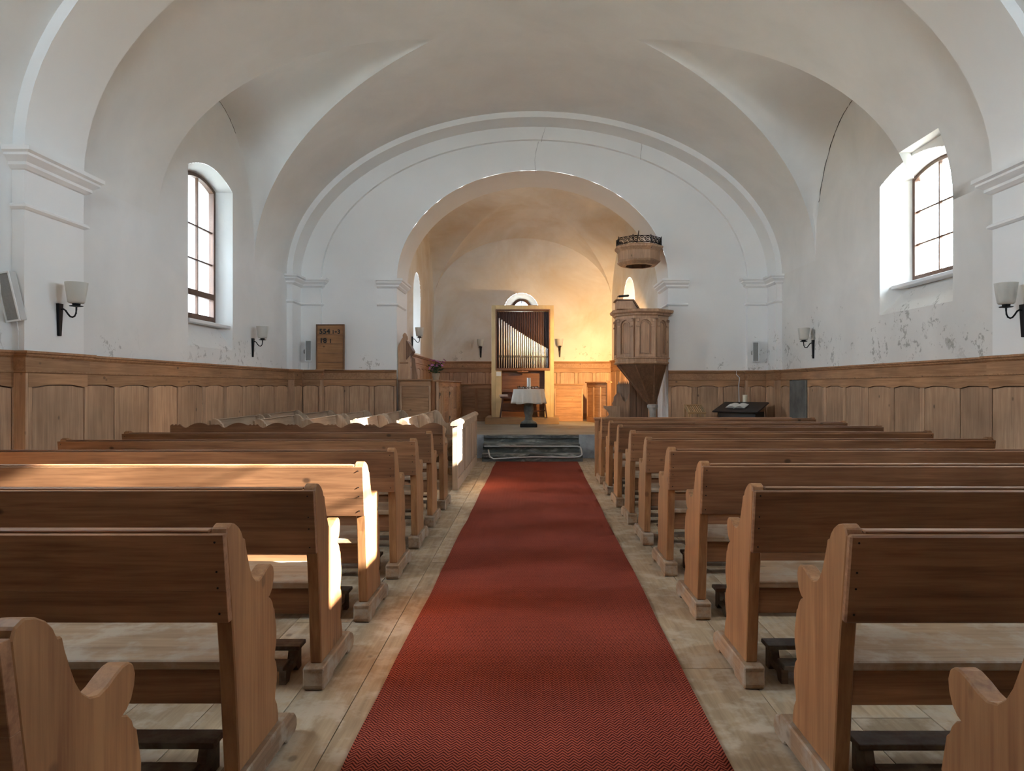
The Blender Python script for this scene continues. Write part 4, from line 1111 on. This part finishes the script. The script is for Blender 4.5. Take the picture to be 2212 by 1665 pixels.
for k in range(8):
    a = PH + k*math.pi/4; pts = []
    for r_, z in (((ap - 0.02)*K8, 1.675), (0.30*K8, 1.44), (0.19*K8, 1.22), (0.085*K8, 1.0)):
        s = sh(z); pts.append((s[0] + r_*math.cos(a), s[1] + r_*math.sin(a), z))
    q.tube(pts, 0.016, 6)
q.build('corner_ribs', M['pulpit_d'], pu)
fwid = 2*ap*math.tan(R(22.5))
def arch_hole(hw_, zb, zs, n=12):
    return [(-hw_, zb), (hw_, zb)] + [(hw_*math.cos(math.pi*i/n), zs + hw_*math.sin(math.pi*i/n)) for i in range(n + 1)]
for k in range(8):
    a = k*math.pi/4 - math.pi/2       # face normal
    Mx = Matrix.Rotation(a + math.pi/2, 4, 'Z') @ Matrix.Translation((0, -ap, 0))
    if abs(math.degrees(a) - 0) < 1 or 40 < math.degrees(a) < 140: continue     # faces against the pier and the stair
    n = 12; inner = arch_hole(0.105, 1.85, 2.36); outer = []
    W2, z0, z1_ = fwid/2 - 0.002, 1.806, 2.488
    for (x_, z_) in inner:
        if z_ <= 1.851: outer.append((W2*(1 if x_ > 0 else -1), z0))
        else:
            t = math.atan2(z_ - 2.36, x_)
            dx, dz = math.cos(t), math.sin(t); s = min(W2/abs(dx) if abs(dx) > 1e-6 else 9, (z1_ - 2.36)/dz if dz > 1e-6 else 9)
            outer.append((dx*s, 2.36 + dz*s))
    MB().ring(outer, inner, 'y', -0.036, 0.0).move(Mx).build('arched_frame', M['pulpit'], pu, bevel=0)
    MB().ring(arch_hole(0.085, 1.872, 2.355), arch_hole(0.072, 1.885, 2.35), 'y', -0.016, 0.0).move(Mx).build('panel_bead', M['pulpit'], pu)
    for s in (-1, 1):
        BOX(s*0.128 - 0.032, s*0.128 + 0.032, -0.052, -0.0362, 2.335, 2.365).move(Mx).build('impost_block', M['pulpit'], pu, bevel=0.003)
        BOX(s*(W2 - 0.035) - 0.033, s*(W2 - 0.035) + 0.033, -0.054, -0.0362, 2.43, 2.475).move(Mx).build('corner_block', M['pulpit'], pu, bevel=0.003)
cb = MB().lathe([(0.085, 0.955), (0.10, 0.94), (0.10, 0.90), (0.07, 0.86), (0.06, 0.82), (0.06, ZC)], 10, (PX + 0.22, PY + 0.07, 0)).build('stone_corbel', M['corbel'], smooth=30)
tag(cb, 'pale stone post carrying the tapering pulpit base', 'stone post')
# reading desk on the parapet and lamp
rd = thing('book_rest', 'sloping wooden book rest on the pulpit rim', 'book rest', (at(1352, 0, 12.75)[0], 12.75, 2.651))
MB().prism([(-0.175, 0), (0.19, 0), (0.10, 0.145), (-0.175, 0.145)], 'y', -0.16, 0.16).build('body', M['pulpit'], rd, bevel=0.004)
MB().prism([(-0.205, 0.1455), (0.105, 0.1455), (0.20, -0.002), (0.222, 0.008), (0.118, 0.17), (-0.205, 0.17)], 'y', -0.185, 0.185).build('top_board', M['pulpit_d'], rd, bevel=0.003)
ql = thing('reading_lamp', 'small black reading lamp above the pulpit book rest', 'lamp', (at(1348, 0, 12.75)[0], 12.75, 2.8215))
BOX(-0.095, 0.095, -0.03, 0.03, 0.06, 0.095).move(Matrix.Rotation(R(-5), 4, 'Y')).build('lamp_head', M['iron'], ql, bevel=0.01)
MB().tube([(-0.12, 0, 0.0), (-0.125, 0, 0.04), (-0.115, 0, 0.075), (-0.08, 0, 0.085)], 0.005, 6).build('lamp_arm', M['iron'], ql, smooth=50)
# sounding board
sbx = at(1379, 0, 13.05)[0]
sb = thing('sounding_board', 'octagonal wooden sounding board with iron cresting above the pulpit', 'sounding board', (sbx, 13.02, 0))
octo([(0.23, 3.475), (0.30, 3.48), (0.365, 3.53), (0.375, 3.55), (0.36, 3.57), (0.36, 3.72), (0.375, 3.74), (0.415, 3.78), (0.42, 3.81), (0.40, 3.825), (0.0, 3.83)], caps=False).build('canopy', M['pulpit'], sb)
octo([(0.231, 3.475), (0.21, 3.60), (0.0, 3.60)], caps=False).build('underside_recess', M['pulpit_d'], sb)
q = MB()
for k in range(8):
    a0, a1 = PH + k*math.pi/4, PH + (k+1)*math.pi/4
    for j in range(3):
        t = (j + 0.5)/3; r_ = 0.385*K8
        c = Vector((r_*(math.cos(a0)*(1-t) + math.cos(a1)*t), r_*(math.sin(a0)*(1-t) + math.sin(a1)*t), 3.905))
        tg = Vector((math.cos(a1) - math.cos(a0), math.sin(a1) - math.sin(a0), 0)).normalized()
        q.tube([c + tg*0.045*math.cos(s*0.7) + Vector((0, 0, 0.05*math.sin(s*0.7))) for s in range(9)], 0.007, 5)
        q.tube([c + tg*0.02*math.cos(s*0.8) + Vector((0, 0, 0.025*math.sin(s*0.8))) for s in range(8)], 0.007, 5)
    q.tube([(0.385*K8*math.cos(a0), 0.385*K8*math.sin(a0), 3.83), (0.385*K8*math.cos(a0), 0.385*K8*math.sin(a0), 3.985)], 0.008, 5)
for zz in (3.85, 3.96): q.tube([(0.385*K8*math.cos(PH + k*math.pi/4), 0.385*K8*math.sin(PH + k*math.pi/4), zz) for k in range(9)], 0.006, 5)
q.build('iron_cresting', M['iron'], sb)
MB().tube([(-0.05, 0.0, 3.82), (0.05, 0.44, 4.08), (0.14, 0.88, archz(sbx + 0.14) + 0.02)], 0.010, 6).build('hanging_rod', M['iron'], sb)

# pulpit stair door and carved bench
dr = thing('pulpit_stair_door', 'dark wooden stair enclosure below the pulpit', 'stair enclosure', (1.93, 13.58, ZC))
BOX(-0.03, 0.32, 0, 0.04, 0.0, 1.05).build('door_leaf', M['pulpit_d'], dr, bevel=0.004)
for k in range(3): BOX(0.0 + k*0.1, 0.085 + k*0.1, -0.012, 0.0, 0.03, 1.02).build('plank', M['pulpit_d'], dr, bevel=0.003)
cbn = thing('carved_bench', 'carved pine seat with scalloped ends beside the pulpit base', 'bench', (1.44, 13.45, ZC))
low_end = [(-0.02, 0.0), (0.02, 0.10), (-0.02, 0.14), (0.0, 0.20), (-0.02, 0.26), (0.05, 0.33), (0.02, 0.40), (-0.05, 0.46), (-0.06, 0.50), (0.02, 0.49), (0.10, 0.50), (0.26, 0.49), (0.26, 0.0)]
MB().prism(low_end, 'y', 0.0, 0.04).build('low_end', M['pulpit'], cbn, bevel=0.003)
tall_end = [(0.22, 0.0), (0.20, 0.25), (0.24, 0.32), (0.22, 0.44), (0.15, 0.50), (0.13, 0.54), (0.16, 0.58), (0.17, 0.66), (0.22, 0.72), (0.27, 0.74), (0.30, 0.70), (0.34, 0.60), (0.40, 0.56), (0.44, 0.64), (0.46, 0.72), (0.51, 0.76), (0.54, 0.74), (0.54, 0.0)]
MB().prism(tall_end, 'y', 0.25, 0.29).build('tall_end', M['pulpit'], cbn, bevel=0.003)
BOX(0.0, 0.30, 0.02, 0.26, 0.21, 0.235).build('seat', M['seat'], cbn, bevel=0.003)
crest_ = [(0.24, 0.30), (0.24, 0.90)] + [(0.26 + 0.02*k, 0.90 + (0.07 if k % 2 else 0.0)) for k in range(12)] + [(0.50, 0.90), (0.50, 0.30)]
MB().prism(crest_, 'y', 0.34, 0.37).build('back_crest', M['greywood_z'], cbn)

# ------------------------------------------------------------------ choir stalls
def stall_front(label, p0, p1, zt_, cells, door=None, near_post=False, mat=('stall_z', 'stall_x')):
    """low panelled front from p0 to p1, face on the right of travel"""
    L = math.hypot(p1[0]-p0[0], p1[1]-p0[1]); ang = math.atan2(p1[1]-p0[1], p1[0]-p0[0])
    t = thing('choir_stall_front', label, 'choir stall', (p0[0], p0[1], ZC), ang)
    H = zt_ - ZC; mz, mx_ = M[mat[0]], M[mat[1]]
    BOX(0, L, 0.0, 0.03, 0, H - 0.03).build('backing', mz, t)
    BOX(-0.03, L + 0.03, -0.05, 0.09, H - 0.03, H).build('top_rail', mx_, t, bevel=0.006)
    BOX(0, L, -0.02, 0, 0, 0.12).build('base_rail', mx_, t, bevel=0.004)
    BOX(0, L, -0.016, 0, H - 0.12, H - 0.031).build('upper_rail', mx_, t)
    n = cells; wv = L/n
    for k in range(n + 1): BOX(max(0, k*wv - 0.035), min(L, k*wv + 0.035), -0.0165, 0, 0.12, H - 0.12).build('stile', mz, t, bevel=0.003)
    for k in range(n):
        a, b = k*wv + 0.035, (k+1)*wv - 0.035
        if door and k in door:
            d = BOX(a + 0.01, b - 0.01, -0.022, 0, 0.14, H - 0.14).build('door', mz, t, bevel=0.004)
            m = (b - a)/3
            for s in range(1, 3): BOX(a + m*s - 0.008, a + m*s + 0.008, -0.03, -0.0225, 0.2, H - 0.2).build('door_batten', mx_, d)
            for zz in (0.22, H - 0.26):
                MB().prism([(a - 0.05, zz), (a - 0.02, zz + 0.035), (a + 0.02, zz + 0.015), (a + 0.10, zz + 0.03), (a + 0.13, zz), (a + 0.10, zz - 0.03), (a + 0.02, zz - 0.015), (a - 0.02, zz - 0.06), (a - 0.05, zz - 0.09), (a - 0.06, zz - 0.04)], 'y', -0.028, -0.0222).build('iron_hinge', M['iron'], d)
        else:
            for z0, z1_ in ((0.13, H*0.36), (H*0.36 + 0.006, H*0.66), (H*0.66 + 0.006, H - 0.13)):
                BOX(a + 0.004, b - 0.004, -0.008, 0, z0, z1_).build('panel', mx_, t, bevel=0.003)
    if near_post: BOX(L - 0.03, L + 0.03, -0.03, 0.05, 0, H + 0.02).build('post', M['pulpit_d'], t, bevel=0.004)
    return t
stall_front('pine choir stall end facing the nave below the flower vase', (-2.36, 12.93), (-1.80, 12.93), 1.415, 1, mat=('wain_z', 'wain_x'))
stall_front('pine choir stall front with iron-hinged doors beside the organ', (-1.665, 12.91), (-1.72, 17.40), 1.40, 5, door=(0, 2), mat=('wain_z', 'wain_x'))
stall_front('dark pine choir stall front in the shade next to the organ', (-1.70, 17.55), (-0.95, 17.55), 1.345, 2)
stall_front('warmly lit pine choir stall front between organ and pulpit', (0.60, 17.55), (1.30, 17.55), 1.345, 1, mat=('wain_z', 'wain_x'))
stall_front('slanting warmly lit stall front with a dark end post', (1.40, 17.42), (1.76, 16.1), 1.39, 3, near_post=True, mat=('wain_z', 'wain_x'))
# carved high end of the stalls
ce = thing('carved_stall_end', 'tall carved stall end with a scroll finial at the arch jamb', 'stall end', (-2.42, 13.06, ZC))
prof = [(0, 0), (0, 1.58), (0.012, 1.62), (0.07, 1.74), (0.09, 1.76), (0.085, 1.80), (0.10, 1.83), (0.125, 1.845), (0.15, 1.83), (0.155, 1.80), (0.175, 1.78), (0.18, 1.73), (0.165, 1.70), (0.165, 1.66), (0.22, 1.64), (0.225, 0.0)]
MB().prism(prof, 'y', 0, 0.05).build('end_board', M['wain_z'], ce, bevel=0.004)
MB().prism([(0.16, 1.35), (0.27, 1.50), (0.27, 1.52), (0.17, 1.70), (0.15, 1.70), (0.15, 1.36)], 'y', -0.02, 0.30).move(Matrix.Identity(4)).build('book_ledge', M['pulpit_d'], ce, bevel=0.003)
wav = [(0.30, 0.0), (0.30, 0.98), (0.31, 1.06), (0.29, 1.14), (0.27, 1.25), (0.26, 1.38), (0.20, 1.42), (0.19, 0.0)]
MB().prism(wav, 'y', 0.32, 0.36).build('carved_wing', M['pulpit'], ce, bevel=0.003)
BOX(0.03, 0.19, -0.012, 0.0, 1.28, 1.31).build('moulding', M['wain_x'], ce, bevel=0.003)

# flowers in a vase on the stall
vz = 1.401
vx = -1.735
va = thing('flower_vase', 'clay vase with pink flowers standing on the choir stall', 'vase', (vx, 13.13, vz))
MB().lathe([(0.05, 0), (0.055, 0.01), (0.055, 0.03), (0.075, 0.09), (0.08, 0.125), (0.07, 0.125), (0.066, 0.09), (0.0, 0.08)], 24).build('vase_body', M['clay'], va, smooth=40)
rr = random.Random(21)
lf = MB()
for k in range(16):
    a = rr.uniform(0, 6.28); tip = Vector((math.cos(a)*rr.uniform(0.06, 0.17), math.sin(a)*rr.uniform(0.06, 0.15), rr.uniform(0.20, 0.36)))
    lf.tube([(0, 0, 0.09), tip*0.5 + Vector((0, 0, 0.08)), tip], 0.003, 4)
for k in range(130):
    a = rr.uniform(0, 6.28); c = Vector((math.cos(a)*rr.uniform(0.02, 0.14), math.sin(a)*rr.uniform(0.02, 0.14), rr.uniform(0.12, 0.28)))
    d1 = (Vector((c.x, c.y, 0))*3 + Vector((rr.uniform(-.5, .5), rr.uniform(-.5, .5), rr.uniform(-.2, .6)))).normalized()*rr.uniform(0.04, 0.07); d2 = d1.cross(Vector((rr.uniform(-1, 1), 0.3, 0.9))).normalized()*0.014
    lf.add([c, c + d1*0.5 + d2, c + d1, c + d1*0.5 - d2], [(0, 1, 2, 3)])
lf.build('foliage', M['leaf'], va)
for k in range(16):
    a = k*0.3927 + rr.uniform(-0.2, 0.2); c = Vector((math.cos(a)*rr.uniform(0.05, 0.185), math.sin(a)*rr.uniform(0.04, 0.15), rr.uniform(0.19, 0.37)))
    fm = MB(); nrm = (c - Vector((0, 0, 0.15))).normalized()
    u_ = nrm.cross(Vector((0.2, 0.1, 1))).normalized(); v_ = nrm.cross(u_)
    for j in range(14):
        b = j*6.28/14; d = u_*math.cos(b) + v_*math.sin(b); s = u_*(-math.sin(b)) + v_*math.cos(b); r_ = rr.uniform(0.030, 0.042)
        fm.add([c, c + d*r_*0.6 + s*0.009 + nrm*0.008, c + d*r_ + nrm*rr.uniform(-0.004, 0.012), c + d*r_*0.6 - s*0.009 + nrm*0.008], [(0, 1, 2, 3)])
    fm.build('blossom', M['pink'], va)

# ------------------------------------------------------------------ reading desk group on the pulpit side
dk = thing('reading_desk', 'low black sloping reading desk before the wainscot', 'desk', (3.52, 12.12, 0), R(-35))
BOX(-0.30, 0.30, -0.02, 0.0, 0.0, 0.86).build('front_board', M['black'], dk)
BOX(-0.32, -0.295, -0.03, 0.45, 0.0, 0.85).build('side_board', M['black'], dk)
BOX(0.295, 0.32, -0.03, 0.45, 0.0, 0.85).build('side_board', M['black'], dk)
MB().prism([(-0.14, 0.86), (-0.13, 0.84), (0.50, 0.985), (0.49, 1.01)], 'x', -0.39, 0.39).build('sloping_top', M['black'], dk, bevel=0.004)
MB().prism([(0.495, 0.985), (0.60, 0.985), (0.60, 1.01), (0.495, 1.01)], 'x', -0.20, 0.35).build('ledge', M['black'], dk, bevel=0.004)
BOX(-0.26, 0.26, -0.01, 0.0, 0.76, 0.78).build('handle_rail', M['black'], dk)
ob = thing('open_book', 'open book with white pages on the black reading desk', 'book', (3.57, 12.28, 0.942), R(-35))
sl_ = math.atan2(0.145, 0.63)
for s in (-1, 1):
    rows = []
    for i in range(7):
        t = i/6; xx = s*0.165*t; z = 0.012 + 0.022*math.sin(math.pi*min(1, t*1.1))*(1-t*0.5)
        rows.append([(xx, -0.12, z), (xx, 0.12, z)])
    rows += [[(s*0.165, -0.12, 0.0), (s*0.165, 0.12, 0.0)], [(0, -0.12, 0.0), (0, 0.12, 0.0)]]
    m_ = MB().grid(rows).move(Matrix.Rotation(sl_, 4, 'X')); m_.build('page_block', M['paper'], ob, smooth=40)
BOX(-0.003, 0.004, -0.20, -0.11, 0.006, 0.009).move(Matrix.Rotation(sl_, 4, 'X')).build('ribbon', M['paper'], ob)
candle('short cream pillar candle on the ledge behind the reading desk', (3.80, 12.60, 1.0105), 0.042, 0.125, M['wax'])
# slatted stand
ss = thing('slatted_stand', 'small pale stand with a sloping slatted top', 'stand', (at(1506, 0, 11.85)[0], 11.85, 0))
TL = Matrix.Translation((0, 0, 0.835)) @ Matrix.Rotation(R(19), 4, 'X')
for k in range(8):
    xx = -0.114 + k*0.0326; BOX(xx - 0.009, xx + 0.009, 0.031, 0.349, 0.0, 0.016).move(TL).build('slat', M['slat'], ss)
for a, b in ((0.0, 0.03), (0.35, 0.38)): BOX(-0.15, 0.15, a, b, -0.01, 0.02).move(TL).build('rail', M['slat'], ss)
for s_ in (-1, 1):
    BOX(s_*0.14 - 0.010, s_*0.14 + 0.010, 0.031, 0.349, -0.005, 0.02).move(TL).build('rail', M['slat'], ss)
    for yy, hh in ((0.0, 0.826), (0.325, 0.93)): BOX(s_*0.128 - 0.014, s_*0.128 + 0.014, yy, yy + 0.028, 0, hh).build('leg', M['slat'], ss)
# white cable hanging from the cap of the wainscot to the desk
cx = at(1594, 0, 12.9)[0]
cbl = MB().tube([(cx - 0.02, 12.92, 1.56), (cx - 0.03, 12.90, 1.50), (cx + 0.03, 12.90, 1.44), (cx + 0.015, 12.90, 1.30), (cx + 0.02, 12.89, 1.0), (cx + 0.02, 12.88, 0.8)], 0.007, 6).build('white_cable', M['white'], smooth=60)
tag(cbl, 'white cable hanging down the wainscot behind the reading desk', 'cable')

# ------------------------------------------------------------------ outdoors
gd = MB().add([(-80, -60, -0.8), (80, -60, -0.8), (80, 90, -0.8), (-80, 90, -0.8)], [(0, 1, 2, 3)]).build('ground', M['ground'])
tag(gd, 'dry meadow outside the church windows', 'ground', kind='structure')
def bare_tree(label, x, y, h, seed):
    rr = random.Random(seed); t = thing('bare_tree', label, 'tree', (x, y, -0.8), group='bare trees outside the tall window')
    tr, br = MB(), MB()
    tr.tube([(0, 0, 0), (0.1, 0, h*0.4), (0, 0.1, h*0.75), (0.05, 0.1, h)], [0.16, 0.12, 0.07, 0.02], 8)
    def grow(p, d, l, r, k):
        e = p + d*l; m = (p + e)/2 + Vector((rr.uniform(-1, 1), rr.uniform(-1, 1), rr.uniform(-1, 1)))*l*0.08
        br.tube([p, m, e], [r, r*0.8, r*0.55], 4, False)
        if k:
            for _ in range(4 if k > 1 else 5):
                dd = (d + Vector((rr.uniform(-1, 1), rr.uniform(-1, 1), rr.uniform(-0.6, 0.9)))*0.9).normalized()
                grow(p.lerp(e, rr.uniform(0.35, 1.0)), dd, l*rr.uniform(0.4, 0.65), r*0.5, k - 1)
    for i in range(16):
        z = h*rr.uniform(0.2, 0.95); a = rr.uniform(0, 6.28)
        grow(Vector((0, 0.05, z)), Vector((math.cos(a), math.sin(a), rr.uniform(0.1, 0.7))).normalized(), (h - z*0.7)*0.32, 0.045, 3)
    tr.build('trunk', M['bark'], t, smooth=60); br.build('branches', M['bark'], t)
bare_tree('bare tree seen through the tall arched window', -11.3, 24.2, 10, 4)
bare_tree('second bare tree further back outside the tall arched window', -14.5, 33.0, 12, 8)
def spruce(label, x, y, h, seed):
    rr = random.Random(seed); t = thing('spruce_tree', label, 'tree', (x, y, -0.8))
    MB().tube([(0, 0, 0), (0, 0, h)], [0.22, 0.03], 8).build('trunk', M['bark'], t)
    q = MB(); n = 26
    for k in range(11):
        z0 = 1.0 + (h - 1.2)*k/11; r0 = (h - z0)*0.26 + 0.2; r_in = []
        rows = [[(0.05*math.cos(6.283*j/n), 0.05*math.sin(6.283*j/n), z0 + (h-1.2)/11*1.6) for j in range(n)],
                [((r0*(1 if j % 2 else 0.62)*rr.uniform(0.9, 1.1))*math.cos(6.283*j/n), (r0*(1 if j % 2 else 0.62)*rr.uniform(0.9, 1.1))*math.sin(6.283*j/n), z0 - (0.25 if j % 2 else 0.0)) for j in range(n)]]
        q.grid(rows, True)
    q.build('needle_tiers', M['needle'], t)
spruce('unseen spruce added outside to block sun from the chancel window', 14.0, 15.25, 14.0, 2)  # unseen tree added so no sun enters the chancel window
